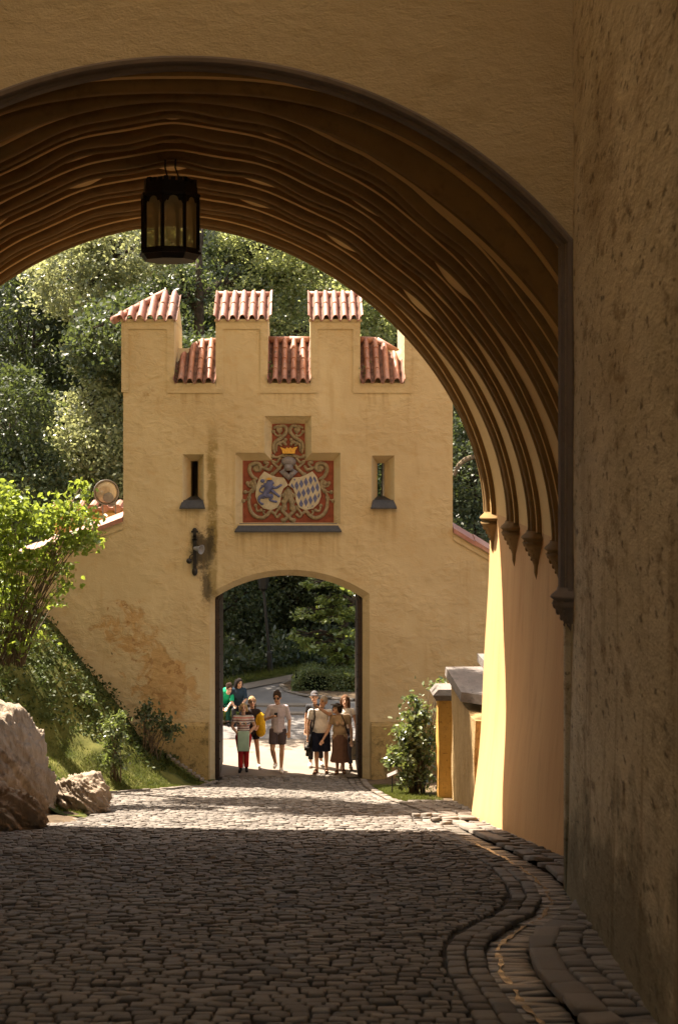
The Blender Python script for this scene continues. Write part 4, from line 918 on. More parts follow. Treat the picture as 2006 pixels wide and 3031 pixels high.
def person(label, px, D, H, joints, skin='skin', head=(0, 0, 0), hair=None, top=None, bottom=None, shoes=None, group=None, w=1.0, belly=0., fist=(), toe=(-.02, .02), z0=None, bust=0., feet=True):
    k = H/1.75; J = {a: Vector(v) for a, v in J0.items()}
    for a in J:
        if a not in ('neck', 'head'): J[a].x *= w
    for a, v in joints.items(): J[a] = Vector(v)
    J = {a: v*k for a, v in J.items()}
    base = Vector((PX(px, D), D, 0 if z0 is None else z0)); root = thing('person', label, 'person', base, group)
    for a in J: J[a] = J[a]+base
    HR = Matrix.Rotation(R(head[2]), 3, 'Z') @ Matrix.Rotation(R(head[1]), 3, 'Y') @ Matrix.Rotation(R(head[0]), 3, 'X')
    hd = J['head']+Vector((0, 0, .012*k)); kb = k; k = k*1.13; hk = k; k = kb; hp = lambda x, y, z: hd+HR @ Vector((x*hk, y*hk, z*hk))
    q = MB()
    def torso(q, e, blow=1.0):
        q.ell(J['pelvis'], ((.155*w+e)*k, (.105+e+belly*.3)*k, (.135+e)*k)); q.ell(J['waist']+Vector((0, -belly*.45*k, 0)), ((.135*w+e+belly*.5)*k, (.095+e+belly*.6)*k, (.17+e)*k))
        q.ell(J['chest'], ((.158*w+e)*k, (.108+e)*k, (.18+e)*k)); q.tube([J['shL']+Vector((.03, 0, -.01)), J['shR']+Vector((-.03, 0, -.01))], [(.062+e)*k]*2, 10)
        q.limb([J['pelvis'], J['waist'], J['chest']], [(.10+e)*k, (.09+e)*k, (.10+e)*k])
        if bust:
            for s in (-1, 1): q.ell(J['chest']+Vector((s*.07*k, -.085*k, -.03*k)), ((.062+e*.6)*k, (.055+bust)*k, .065*k))
    torso(q, 0)
    q.limb([J['neck']+Vector((0, .0, -.04*k)), J['neck'].lerp(hd, .45)], [.058*k, .05*k])
    q.ell(hd+HR @ Vector((0, .01, .02))*hk, (.073*hk, .092*hk, .10*hk), HR); q.ell(hp(0, -.022, -.05), (.056*hk, .062*hk, .068*hk), HR)
    q.tube([hp(0, -.085, .015), hp(0, -.108, -.018), hp(0, -.09, -.028)], [.010*hk, .016*hk, .012*hk], 7); q.ell(hp(0, -.075, -.088), (.022*hk, .02*hk, .018*hk), HR)
    for s in (-1, 1): q.ell(hp(s*.074, .012, -.01), (.012*hk, .022*hk, .033*hk), HR)
    for s in 'LR':
        sh, el, wr = J['sh'+s], J['el'+s], J['wr'+s]
        q.limb([sh, sh.lerp(el, .5), el, el.lerp(wr, .35), wr], [.054*k*w, .046*k, .039*k, .04*k, .027*k])
        d = (wr-el).normalized(); side = Vector((1 if s == 'L' else -1, 0, 0)); side = (side-d*side.dot(d))
        side = side.normalized() if side.length > .2 else Vector((0, -1, 0)); nb = d.cross(side).normalized()
        pc = wr+d*.055*k; rot = Matrix((nb, side, d)).transposed(); q.ell(pc, (.017*k, .040*k, .055*k), rot)
        curl = 1.25 if s in fist else .35; fr = .0095*k
        for i, (o, L) in enumerate(((-.03, .062), (-.01, .074), (.011, .07), (.03, .056))):
            a = pc+d*.045*k+nb.cross(d)*0+side*(-o)*k; c = -1 if nb.y > 0 else 1
            bend = Vector((0, -1, 0)); bend = (bend-d*bend.dot(d)); bend = bend.normalized() if bend.length > .1 else nb
            p1 = a+(d*math.cos(curl*.5)+bend*math.sin(curl*.5))*L*.45*k; p2 = p1+(d*math.cos(curl*1.6)+bend*math.sin(curl*1.6))*L*.55*k; q.tube([a-d*.02*k, a, p1, p2], [fr, fr, fr, fr*.8], 7); q.ell(p2, fr*.85, nu=7, nv=5)
        a = pc+side*.034*k-d*.02*k; q.tube([a, a+(side*.6+d*.8)*.03*k, a+(side*.45+d)*.055*k], [.013*k, .0115*k, .009*k], 7)
        hp_, kn, an = J['hip'+s], J['kn'+s], J['an'+s]
        q.limb([hp_, hp_.lerp(kn, .5), kn, kn.lerp(an, .3), kn.lerp(an, .65), an], [.088*k*w, .074*k*w, .053*k, .056*k, .044*k, .034*k])
        if feet:
            t = Vector((toe['LR'.index(s)], -.16, -.045))*k; q.limb([an, an+Vector((0, .02, -.045))*k, an+t], [.034*k, .033*k, .026*k])
    body = q.build('body', [M[skin], M['eye'], M['lip']], root, smooth=True); remesh(body, .0105*k, 2, .5)
    inv = HR.transposed(); off = WL[root.name]
    mi = np.zeros(len(body.data.polygons), dtype=np.int32)
    for p in body.data.polygons:
        l = inv @ (p.center+off-hd)/hk
        if l.y < -.03 and abs(l.z) < .12:
            if (abs(l.z-.012) < .009 and .016 < abs(l.x) < .046): mi[p.index] = 1
            elif abs(l.z-.034) < .005 and .014 < abs(l.x) < .05: mi[p.index] = 1
            elif abs(l.z+.052) < .009 and abs(l.x) < .024 and l.y < -.06: mi[p.index] = 2
    body.data.polygons.foreach_set('material_index', mi)
    out = dict(root=root, J=J, hp=hp, k=k, base=base)
    if hair:
        q = MB(); col, style = hair
        k = hk; q.ell(hp(0, .022, .032), (.083*k, .098*k, .100*k), HR)
        if style == 'short':
            for i in range(26): a = random.uniform(0, 2*pi); e = random.uniform(.15, 1.2); q.ell(hp(.072*math.cos(a)*math.sin(e), .03+.08*math.sin(a)*math.sin(e), .035+.09*math.cos(e)), .022*k, nu=7, nv=5)
        if style in ('long', 'long_back'):
            for s in (-1, 1):
                for j in range(4): q.tube([hp(s*.055, .0+j*.028, .07), hp(s*.083, .01+j*.028, -.01), hp(s*.088, .02+j*.025, -.11), hp(s*(.075+.02*random.random()), -.01+j*.03, -.24 if style == 'long' else -.19)], [.03*k, .028*k, .026*k, .012*k], 7)
            for j in (-1, 0, 1): q.tube([hp(j*.04, .09, .06), hp(j*.05, .11, -.08), hp(j*.05, .10, -.25)], [.04*k, .035*k, .012*k], 7)
        if style == 'bob':
            for s in (-1, 1):
                for j in range(4): q.tube([hp(s*.05, -.02+j*.03, .08), hp(s*.083, -.01+j*.03, .0), hp(s*.086, .0+j*.028, -.08)], [.028*k, .028*k, .014*k], 7)
        if style == 'tied':
            q.ell(hp(0, .1, .0), (.04*k, .04*k, .05*k), HR)
            for s in (-1, 1): q.tube([hp(s*.05, -.05, .075), hp(s*.078, -.01, .03), hp(s*.08, .04, -.03)], [.018*k, .018*k, .012*k], 7)
        o = q.build('hair', col, root, smooth=True); remesh(o, .011*k, 1); k = kb
    if top:
        mat, sl, hem = top[:3]; q = MB(); torso(q, .017)
        for s in 'LR': sh, el = J['sh'+s], J['el'+s]; e = sh.lerp(el, sl); q.limb([sh, sh.lerp(e, .6)], [.067*k*w, .062*k*w]); q.tube([sh.lerp(e, .5), e], [.062*k*w, .060*k], 10)
        q.tube([J['pelvis']+Vector((0, 0, hem*k)), J['waist']], [.15*k*w, .13*k*w], 16) if hem else None
        o = q.build(top[3] if len(top) > 3 else 'shirt', mat, root, smooth=True); remesh(o, .013*k, 3)
        out['top'] = o
    if bottom:
        ty, mat, f = bottom; q = MB()
        if ty == 'skirt':
            n = 40; pr = [(J['waist'].z-.03*k, .135, .12), (J['pelvis'].z, .178, .135), (J['pelvis'].z-.12*k, .19, .15), (lerp(J['pelvis'].z, base.z+f*k, .6), .19, .16), (base.z+f*k, .235, .2)]
            vs = [Vector((J['pelvis'].x+rx*k*math.cos(2*pi*i/n)*(1+.07*math.sin(i*pi*2*9/n)*(j/4)**2), J['pelvis'].y+ry*k*math.sin(2*pi*i/n)*(1+.07*math.sin(i*pi*2*9/n)*(j/4)**2), z)) for j, (z, rx, ry) in enumerate(pr) for i in range(n)]
            q.add(vs, [(j*n+i, j*n+(i+1) % n, (j+1)*n+(i+1) % n, (j+1)*n+i) for j in range(4) for i in range(n)]+[tuple(range(n))])
            o = q.build('skirt', mat, root, smooth=True)
        else:
            q.ell(J['pelvis'], ((.168*w+(.016 if ty == 'trousers' else 0))*k, (.122+belly*.4)*k, .15*k))
            for s in 'LR':
                hp_, kn, an = J['hip'+s], J['kn'+s], J['an'+s]
                if ty == 'shorts': e = hp_.lerp(kn, f); q.tube([hp_+Vector((0, 0, .03)), hp_.lerp(e, .5), e], [.105*k*w, .10*k*w, .095*k*w], 14)
                else: e = kn.lerp(an, f); q.limb([hp_, hp_.lerp(kn, .5), kn, kn.lerp(an, .5)], [.102*k*w, .088*k*w, .07*k, .064*k]); q.tube([kn.lerp(an, .4), e], [.065*k, .062*k], 12)
            o = q.build(ty, mat, root, smooth=True); remesh(o, .013*k, 2)
    if shoes:
        mat, ty = shoes
        for i, s in enumerate('LR'):
            an = J['an'+s]; t = Vector((toe[i], -.175, -.05))*k; q = MB()
            if ty == 'sneaker': q.limb([an+Vector((0, .0, -.005))*k, an+Vector((0, .03, -.045))*k, an+t*.55+Vector((0, 0, -.005))*k, an+t], [.044*k, .043*k, .045*k, .036*k])
            else:
                q.limb([an+Vector((0, .04, -.068))*k, an+t+Vector((0, 0, -.018))*k], [.04*k, .04*k]); q.limb([an+t*.45+Vector((-.03, 0, 0))*k, an+t*.45+Vector((0, 0, .035))*k, an+t*.45+Vector((.03, 0, 0))*k], [.022*k]*3)
                q.limb([an+Vector((0, .02, -.01))*k, an+Vector((0, .04, -.03))*k], [.04*k, .04*k])
            o = q.build('shoe' if ty == 'sneaker' else 'sandal', mat, root, smooth=True); remesh(o, .011*k, 1)
            off = WL[root.name]
            for v in o.data.vertices:
                if v.co.z+off.z < base.z+.004: v.co.z = base.z+.004-off.z
    return out
def part(o, name, q, mat, smooth=True, vox=None):
    r = q.build(name, mat, o['root'], smooth=smooth)
    if vox: remesh(r, vox, 1)
    return r
def solid(name, q, mat, label, cat, loc, group=None, vox=None, parts=()):
    r = q.build(name, mat, smooth=True); me = r.data; L = Vector(loc)
    for v in me.vertices: v.co -= L
    r.location = L; WL[r.name] = L; tag(r, label, cat, group)
    if vox: remesh(r, vox, 2)
    for pn, pq, pm in parts: pq.build(pn, pm, r, smooth=True)
    return r
def strap(pts, w=.016, t=.006):
    q = MB(); pts = [Vector(p) for p in pts]; q.tube(pts, w, 6); return q
black = cloth('black_cloth', (.015, .014, .015)); white = cloth('white_cotton', (.76, .71, .66)); wshoe = cloth('white_trainer', (.72, .68, .64))
G = 'tourists walking up to the gate'
# man with a phone
A = person('man in pale lavender shirt and sunglasses looking down at his phone', 643, 31.75, 1.80,
    dict(elL=(-.27, .03, 1.14), wrL=(-.105, -.20, 1.24), elR=(.25, .02, 1.12), wrR=(.24, -.08, .90), shL=(-.172, 0, 1.40), shR=(.172, 0, 1.40), hipL=(-.09, 0, .9), knL=(-.12, -.10, .50), anL=(-.055, .10, .16), hipR=(.09, 0, .9), knR=(.085, -.04, .49), anR=(.07, -.06, .085), head=(-.02, -.03, 1.615)),
    'skin2', (16, 0, -8), (cloth('dark_brown_hair', (.045, .03, .022)), 'short'), (cloth('lavender_shirt', (.50, .44, .47)),   .92, -.05), ('shorts', cloth('plum_grey_shorts', (.085, .065, .07)), .72), (wshoe, 'sneaker'), G, .98, fist='L')
q = MB(); h = A['hp']
for s in (-1, 1): q.ell(h(s*.034, -.086, .014), (.030, .012, .021))
q.tube([h(-.078, -.01, .018), h(-.062, -.078, .018), h(.062, -.078, .018), h(.078, -.01, .018)], .006, 6); part(A, 'sunglasses', q, M['iron'])
q = MB(); c = A['J']['chest']; nk = A['J']['neck']
for s in (-1, 1): q.prism([nk+Vector((s*.02, -.10, -.06)), nk+Vector((s*.075, -.055, .02)), nk+Vector((s*.085, -.02, .045)), nk+Vector((s*.10, -.10, -.04))], (0, -.012, 0))
q.tube([c+Vector((0, -.128, .14)), c+Vector((0, -.13, 0)), A['J']['pelvis']+Vector((0, -.135, 0))], .011, 5); part(A, 'collar', q, cloth('lavender_collar', (.50, .44, .47)), vox=.009)
w_ = A['J']['wrL']; q = MB(); q.box(w_.x+.03, w_.x+.105, w_.y-.075, w_.y-.06, w_.z-.0, w_.z+.10)
solid('mobile_phone', q, M['iron'], 'dark mobile phone held up by the man in lavender', 'phone', w_+Vector((.06, -.07, .03)))
# woman in red trousers
B_ = person('blonde woman in striped tee and red trousers holding a mint folder', 563, 31.75, 1.52,
    dict(elL=(-.30, .0, 1.18), wrL=(-.13, -.15, .99), elR=(.30, .0, 1.18), wrR=(.16, -.15, 1.02), knL=(-.075, -.05, .49), anL=(-.075, .0, .085), knR=(.085, -.02, .49), anR=(.075, .08, .085)),
    'skin', (-12, 0, 6), (cloth('blonde_hair', (.42, .30, .15)), 'bob'), (M['stripe'], .5, .0, 'tee'), ('trousers', cloth('red_trousers', (.42, .028, .03)), .93), (black, 'sneaker'), G, 1.13, bust=.03)
J = B_['J']; q = MB(); c = Vector(((J['wrL'].x+J['wrR'].x)/2+.0, J['wrL'].y-.085, J['wrL'].z-.13))
q.box(c.x-.135, c.x+.125, c.y-.02, c.y+.03, c.z-.23, c.z+.22)
fo = solid('folder', q, simple('mint_plastic', (.32, .46, .36), .35, .12, 4, .5), 'mint green plastic folder held in front of the red trousers', 'folder', c)
bv = fo.modifiers.new('b', 'BEVEL'); bv.width = .018; bv.segments = 3; bake(fo)
# girl behind with the yellow backpack
C_ = person('blonde girl with glasses in black shorts, half hidden behind the striped tee', 583, 32.15, 1.60,
    dict(knL=(-.17, -.02, .49), anL=(-.22, -.02, .085), knR=(.13, -.02, .49), anR=(.17, .0, .085), elR=(.22, -.02, 1.13), wrR=(.15, -.14, 1.05)),
    'skin2', (0, 0, 12), (cloth('fair_hair', (.33, .23, .12)), 'tied'), (cloth('dark_brown_top', (.03, .022, .02)), .4, 0, 'tee'), ('shorts', black, .45), (wshoe, 'sneaker'), G, .92)
q = MB(); h = C_['hp']
for s in (-1, 1): q.tube([h(s*.034+.026*math.cos(a), -.092, .012+.02*math.sin(a)) for a in np.linspace(0, 2*pi, 13)], .003, 5)
part(C_, 'glasses', q, M['iron'])
c = C_['J']['chest']+Vector((.19, -.02, -.16)); q = MB(); q.ell(c, (.10, .10, .26)); q.limb([c+Vector((0, 0, .12)), c+Vector((0, 0, -.19))], [.115, .125]); q.ell(c+Vector((.03, -.08, -.1)), (.07, .05, .09))
q2 = MB(); q2.tube([c+Vector((-.06, -.07, .2)), c+Vector((-.09, -.12, .1)), c+Vector((-.07, -.10, -.1))], .018, 7)
solid('backpack', q, cloth('yellow_canvas', (.50, .30, .012)), 'bright yellow backpack hanging from the girl with glasses', 'backpack', c, vox=.016, parts=[('shoulder_strap', q2, cloth('amber_strap', (.42, .24, .01)))])
# older man pointing
D_ = person('grey haired man in white tee and navy shorts pointing across his face', 741.5, 31.65, 1.70,
    dict(shL=(-.215, 0, 1.40), shR=(.215, -.02, 1.40), elL=(-.29, .03, 1.10), wrL=(-.29, -.02, .83), elR=(.20, -.27, 1.385), wrR=(-.045, -.36, 1.555), knL=(-.10, -.04, .49), anL=(-.085, -.03, .085), knR=(.13, .0, .49), anR=(.135, .06, .085), head=(.06, -.02, 1.625)),
    'skin2', (0, 0, -35), (cloth('grey_hair', (.32, .30, .28)), 'short'), (white, .55, .02, 'tee'), ('shorts', cloth('navy_shorts', (.014, .017, .035)), .98), (cloth('brown_sandal_leather', (.07, .04, .028)), 'sandal'), G, 1.15, belly=.075, fist='L', toe=(-.07, .0))
J = D_['J']
q = MB(); q.tube([J['shL']+Vector((.06, -.02, .085)), J['chest']+Vector((-.13, -.155, .03)), J['waist']+Vector((-.17, -.17, 0)), J['pelvis']+Vector((-.21, -.1, -.03))], .021, 6)
c = J['pelvis']+Vector((-.225, -.03, -.2)); q.ell(c, (.055, .1, .16)); q.ell(c+Vector((0, 0, .06)), (.05, .09, .12))
solid('shoulder_bag', q, black, 'black shoulder bag on the hip of the grey haired man', 'bag', c, vox=.014)
c = J['wrL']+Vector((-.01, -.06, -.26)); q = MB(); q.box(c.x-.075, c.x+.065, c.y-.035, c.y+.035, c.z-.03, c.z+.055); q.box(c.x-.02, c.x+.03, c.y-.035, c.y+.03, c.z+.055, c.z+.085); q.lathe([(.03, -.16), (.045, -.155), (.045, -.1), (.038, -.09), (.038, -.03)], 14, (c.x+.0, c.y, c.z))
q2 = MB(); q2.tube([c+Vector((-.07, 0, .05)), c+Vector((-.05, 0, .16)), J['wrL']+Vector((0, -.03, -.06)), c+Vector((.05, 0, .15)), c+Vector((.06, 0, .05))], .009, 5)
solid('camera', q, M['iron'], 'black camera dangling lens down from the hand of the grey haired man', 'camera', c, parts=[('neck_strap', q2, black)])
# man with a cap behind him
E_ = person('man in grey cap and black trousers mostly hidden behind the grey haired man', 729, 32.3, 1.70, dict(knL=(-.10, -.02, .49), anL=(-.11, .0, .085), knR=(.12, .05, .49), anR=(.14, .10, .1), head=(-.02, -.01, 1.62)),
    'skin2', (0, 0, 0), (cloth('grey_cap', (.10, .095, .10)), 'cap'), (cloth('dark_grey_top', (.05, .05, .055)), .5, 0, 'tee'), ('trousers', black, .8), (wshoe, 'sneaker'), G, .95)
q = MB(); h = E_['hp']; q.ell(h(0, -.10, .06), (.07, .07, .012)); part(E_, 'cap_brim', q, cloth('cap_brim_cloth', (.08, .075, .08)))
# woman with a visor and long skirt
F_ = person('woman in beige top, brown flared skirt and sun visor gazing up', 786, 31.55, 1.58,
    dict(shL=(-.18, 0, 1.39), elL=(-.27, -.02, 1.10), wrL=(-.42, -.16, .87), elR=(.28, .0, 1.10), wrR=(.285, -.07, .84), knL=(-.07, 0, .49), anL=(-.06, .0, .085), knR=(.07, .05, .49), anR=(.09, .1, .085), head=(-.085, -.03, 1.60), neck=(-.03, 0, 1.46)),
    'skin', (-14, 0, -42), (cloth('dark_bob_hair', (.035, .022, .017)), 'bob'), (cloth('beige_top', (.44, .32, .21)), .55, .0, 'top'), ('skirt', cloth('brown_skirt', (.17, .095, .07)), .30), (cloth('tan_sandal_leather', (.11, .06, .04)), 'sandal'), G, 1.12, belly=.04, bust=.05, toe=(-.05, .02))
q = MB(); h = F_['hp']; q.ell(h(0, -.105, .075), (.085, .075, .012)); q.lathe([(.088, .055), (.09, .06), (.09, .085), (.087, .088)], 24, h(0, .01, 0)-Vector((0, 0, 0))); part(F_, 'sun_visor', q, cloth('visor_cloth', (.10, .085, .075)))
J = F_['J']; q = MB(); q.tube([J['neck']+Vector((.06, -.04, -.0)), J['chest']+Vector((.09, -.155, .05)), J['waist']+Vector((.17, -.12, -.03)), J['pelvis']+Vector((.21, -.05, .0))], .014, 6); q.ell(J['pelvis']+Vector((.23, .06, -.08)), (.05, .09, .1))
solid('handbag', q, black, 'small black handbag slung across the beige top', 'bag', J['pelvis']+Vector((.23, .06, -.08)), vox=.011)
# young woman behind with a tote bag
H_ = person('young woman with long brown hair in a white top behind the visor wearer', 800, 31.98, 1.66, dict(elR=(.24, .02, 1.12), wrR=(.265, -.05, .88), head=(-.02, -.012, 1.625), anR=(.11, .0, .085)),
    'skin', (0, 0, -4), (cloth('long_brown_hair', (.12, .06, .03)), 'long'), (white, .35, 0, 'top'), ('trousers', cloth('grey_jeans', (.10, .10, .12)), .85), (cloth('tan_shoe', (.3, .22, .15)), 'sneaker'), G, .9, bust=.02)
J = H_['J']; c = J['wrR']+Vector((.03, -.03, -.39)); q = MB(); q.box(c.x-.16, c.x+.14, c.y-.05, c.y+.05, c.z-.22, c.z+.22)
def tote():
    t = NT('patterned_tote_cloth').set(.85, .15); v = t.obj(); n = t.noise(13, 3, .6, v, 1.5)
    c = t.mix(t.step(.5, .56, n), (.30, .27, .19), (.14, .16, .15)); c = t.mix(t.step(.62, .66, t.noise(8, 2, .5, v)), c, (.45, .16, .09)); t.col(c); return t.m
q2 = MB()
for s in (-.04, .04): q2.tube([c+Vector((-.09, s, .2)), c+Vector((-.06, s*.6, .31)), J['wrR']+Vector((.0, -.02, -.08)), c+Vector((.06, s*.6, .3)), c+Vector((.09, s, .2))], .009, 6)
tb = solid('tote_bag', q, tote(), 'large patterned cloth tote bag carried at the right gate leaf', 'bag', c, parts=[('handle', q2, cloth('cream_handle', (.45, .38, .28)))])
bv = tb.modifiers.new('b', 'BEVEL'); bv.width = .03; bv.segments = 2; bake(tb)
# two people sitting beyond the gate
seat = dict(pelvis=(0, 0, .50), waist=(.02, -.06, .64), chest=(.05, -.20, .80), neck=(.10, -.32, .90), head=(.13, -.40, .98), hipL=(-.09, -.02, .48), hipR=(.09, -.02, .48), knL=(-.12, -.42, .47), knR=(.10, -.42, .47), anL=(-.12, -.40, .085), anR=(.10, -.44, .085),
    shL=(-.14, -.24, .86), shR=(.2, -.24, .86), elL=(-.2, -.36, .62), elR=(.2, -.40, .62), wrL=(-.1, -.5, .5), wrR=(.1, -.54, .5))
person('person in a bright green top bending forward on the bench', 521, 37.6, 1.70, seat, 'skin', (30, 0, 20), (cloth('brown_hair', (.05, .03, .02)), 'short'), (cloth('bright_green_top', (.015, .36, .17)), .95, 0, 'jumper'), ('trousers', cloth('dark_green_trousers', (.012, .07, .05)), .9), (black, 'sneaker'), 'people sitting beyond the gate')
seat2 = dict(seat); seat2.update(waist=(0, -.02, .68), chest=(0, -.06, .88), neck=(0, -.06, 1.04), head=(.03, -.10, 1.19), shL=(-.17, -.06, 1.0), shR=(.17, -.06, 1.0), elL=(-.23, -.12, .74), elR=(.22, -.14, .74), wrL=(-.12, -.36, .60), wrR=(.10, -.38, .60))
person('dark haired person in a dark blue jacket seated on the bench', 552, 37.4, 1.58, seat2, 'skin2', (12, 0, 30), (cloth('black_hair', (.02, .015, .013)), 'long_back'), (cloth('dark_blue_jacket', (.022, .04, .062)), .95, 0, 'jacket'), ('trousers', cloth('dark_trousers', (.03, .03, .035)), .9), (black, 'sneaker'), 'people sitting beyond the gate')
bn = thing('bench', 'low wooden park bench under the sitters in green and dark blue', 'bench', (PX(535, 37.7), 37.7, 0))
x0, x1 = PX(500, 37.7), PX(572, 37.7)
for k in range(4):
    q = MB(); q.box(x0, x1, 37.48+k*.11, 37.57+k*.11, .38, .42); q.build('seat_slat', M['wood'], bn)
for x in (x0+.08, x1-.14):
    q = MB(); q.box(x, x+.07, 37.5, 37.88, .0, .378); q.build('leg', M['wood'], bn)
po = thing('wooden_post', 'dark wooden post with a short crossbar beside the yellow backpack', 'post', (PX(585, 36.5), 36.5, 0))
q = MB(); x = PX(588, 36.5); q.box(x-.035, x+.045, 36.5, 36.6, 0, PZ(1630, 36.5)); q.build('post', M['wood'], po); q = MB(); q.box(x-.19, x-.036, 36.51, 36.59, PZ(1637, 36.5), PZ(1631, 36.5)); q.build('crossbar', M['wood'], po)
# ------------------------------------------------------------------ plants
def leaves(name, pts, size, mat, parent=None, up=.5, near=False, aspect=.5, droop=0.0, kind=None):
    pts = np.asarray(pts); n = len(pts); size = size*RNG.uniform(.65, 1.25, n)
    nm = RNG.normal(size=(n, 3)); nm /= np.linalg.norm(nm, axis=1)[:, None]; nm[:, 2] += up; nm /= np.linalg.norm(nm, axis=1)[:, None]
    t = RNG.normal(size=(n, 3)); t[:, 2] -= droop; t -= nm*(t*nm).sum(1)[:, None]; t /= np.linalg.norm(t, axis=1)[:, None]; s = np.cross(nm, t)
    L = size[:, None]; W = L*aspect
    if near:
        V = np.stack([pts-t*L*.5, pts-t*L*.15+s*W*.5+nm*L*.05, pts+t*L*.2+s*W*.42+nm*L*.03, pts+t*L*.55-nm*L*.12, pts+t*L*.2-s*W*.42+nm*L*.03, pts-t*L*.15-s*W*.5+nm*L*.05], 1).reshape(-1, 3)
        q = (np.array([[0, 1, 2, 3], [0, 3, 4, 5]])[None]+(np.arange(n)*6)[:, None, None]).reshape(-1, 4)
    else:
        V = np.stack([pts-t*L*.5, pts+s*W*.5-t*L*.05, pts+t*L*.5-nm*L*.1, pts-s*W*.5-t*L*.05], 1).reshape(-1, 3)
        q = np.arange(n*4).reshape(-1, 4)
    me = fast_mesh(name, V, q, (0, 0, 0) if parent is None else tuple(WL[parent.name]))
    o = link(name, me, mat, parent); return tag(o, kind=kind)
def clumps(c, r, n, m=None, sig=.3, flat=.5, shell=.55):
    m = m or max(6, n//45); u = RNG.normal(size=(m, 3)); u /= np.linalg.norm(u, axis=1)[:, None]
    rad = RNG.uniform(shell, 1.0, m)**.7; cc = np.array(c)+u*rad[:, None]*np.array(r)
    k = RNG.integers(0, m, n); g = RNG.normal(size=(n, 3))*sig; g[:, 2] *= flat
    return cc[k]+g*RNG.uniform(.4, 1.3, m)[k][:, None], cc
def tree(label, base, blobs, size, mat, tr=.2, group=None, name='leafy_tree', sig=.32, up=.5, lean=(0, 0), stems=None, cat='tree', aspect=.6):
    root = thing(name, label, cat, base, group); q = MB(); bx, by, bz = base
    zt = max(b[0][2] for b in blobs); top = Vector((bx+lean[0], by+lean[1], zt)); B = Vector((bx, by, bz-.2))
    mid = B.lerp(top, .5)+Vector((random.uniform(-.2, .2), random.uniform(-.2, .2), 0))
    q.tube([B, B.lerp(mid, .15), B.lerp(mid, .6), mid, mid.lerp(top, .5), top], [tr*1.35, tr, tr*.85, tr*.7, tr*.45, tr*.1], 10)
    allp = []
    for c, r, n in blobs:
        p, cc = clumps(c, r, n, sig=sig); allp.append(p); c = Vector(c)
        h = min(zt, max(bz+.8, c.z-r[2]*.9)); t = max(0.05, min(.95, (h-B.z)/(top.z-B.z))); s = B.lerp(mid, t*2) if t < .5 else mid.lerp(top, t*2-1)
        q.tube([s, s.lerp(c, .5)+Vector((0, 0, .15)), c], [tr*.4, tr*.28, tr*.12], 7)
        for e in cc[:10]: e = Vector(e); q.tube([s.lerp(c, .6), c.lerp(e, .5)+Vector((0, 0, .1)), e], [tr*.16, tr*.1, tr*.03], 5)
    q.build('trunk', M['bark'], root, smooth=True)
    leaves('crown', np.concatenate(allp), size, mat, root, up=up, aspect=aspect); return root
GT = 'trees on the slope behind the tower'
LDK, LMD, LPL = M['leaf_dark'], M['leaf_mid'], M['leaf_pale']
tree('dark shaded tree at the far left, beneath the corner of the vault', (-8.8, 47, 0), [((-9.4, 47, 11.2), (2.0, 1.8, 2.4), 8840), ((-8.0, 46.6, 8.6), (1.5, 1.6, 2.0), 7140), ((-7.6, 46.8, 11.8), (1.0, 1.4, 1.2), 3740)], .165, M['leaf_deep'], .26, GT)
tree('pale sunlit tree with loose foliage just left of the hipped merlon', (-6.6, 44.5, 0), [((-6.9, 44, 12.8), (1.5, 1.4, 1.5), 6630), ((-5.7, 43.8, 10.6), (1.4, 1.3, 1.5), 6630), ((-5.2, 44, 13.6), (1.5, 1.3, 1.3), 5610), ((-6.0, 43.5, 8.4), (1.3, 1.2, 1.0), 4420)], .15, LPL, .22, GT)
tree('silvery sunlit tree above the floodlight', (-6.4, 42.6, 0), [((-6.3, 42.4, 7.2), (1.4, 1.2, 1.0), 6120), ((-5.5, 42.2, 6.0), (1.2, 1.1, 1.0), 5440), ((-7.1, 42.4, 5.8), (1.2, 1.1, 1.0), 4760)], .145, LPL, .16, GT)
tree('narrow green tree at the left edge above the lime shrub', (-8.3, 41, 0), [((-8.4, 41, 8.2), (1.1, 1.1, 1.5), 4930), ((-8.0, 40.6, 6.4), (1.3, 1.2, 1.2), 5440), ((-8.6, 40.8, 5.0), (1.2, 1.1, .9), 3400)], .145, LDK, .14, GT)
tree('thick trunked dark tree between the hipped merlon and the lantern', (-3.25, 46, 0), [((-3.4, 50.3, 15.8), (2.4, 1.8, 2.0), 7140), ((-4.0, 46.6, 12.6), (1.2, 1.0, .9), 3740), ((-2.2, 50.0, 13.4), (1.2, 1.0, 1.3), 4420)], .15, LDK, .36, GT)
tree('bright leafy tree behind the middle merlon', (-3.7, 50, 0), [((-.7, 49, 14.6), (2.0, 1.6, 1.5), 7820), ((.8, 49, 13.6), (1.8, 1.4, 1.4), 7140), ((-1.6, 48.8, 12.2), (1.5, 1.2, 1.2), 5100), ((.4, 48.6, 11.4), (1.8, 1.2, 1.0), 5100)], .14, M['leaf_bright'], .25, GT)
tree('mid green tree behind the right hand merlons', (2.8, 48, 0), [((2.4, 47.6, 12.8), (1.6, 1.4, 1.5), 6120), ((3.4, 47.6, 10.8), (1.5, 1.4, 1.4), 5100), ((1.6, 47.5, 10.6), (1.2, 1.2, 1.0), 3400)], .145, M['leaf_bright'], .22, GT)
rt = tree('dark tree with a bare pale bough between the tower and the vault', (5.7, 45, 0), [((5.5, 44.6, 9.4), (1.3, 1.3, 1.3), 4930), ((5.4, 44.4, 6.6), (1.4, 1.3, 1.4), 5440), ((5.5, 44.2, 4.4), (1.4, 1.3, 1.0), 4080)], .145, M['leaf_deep'], .2, GT)
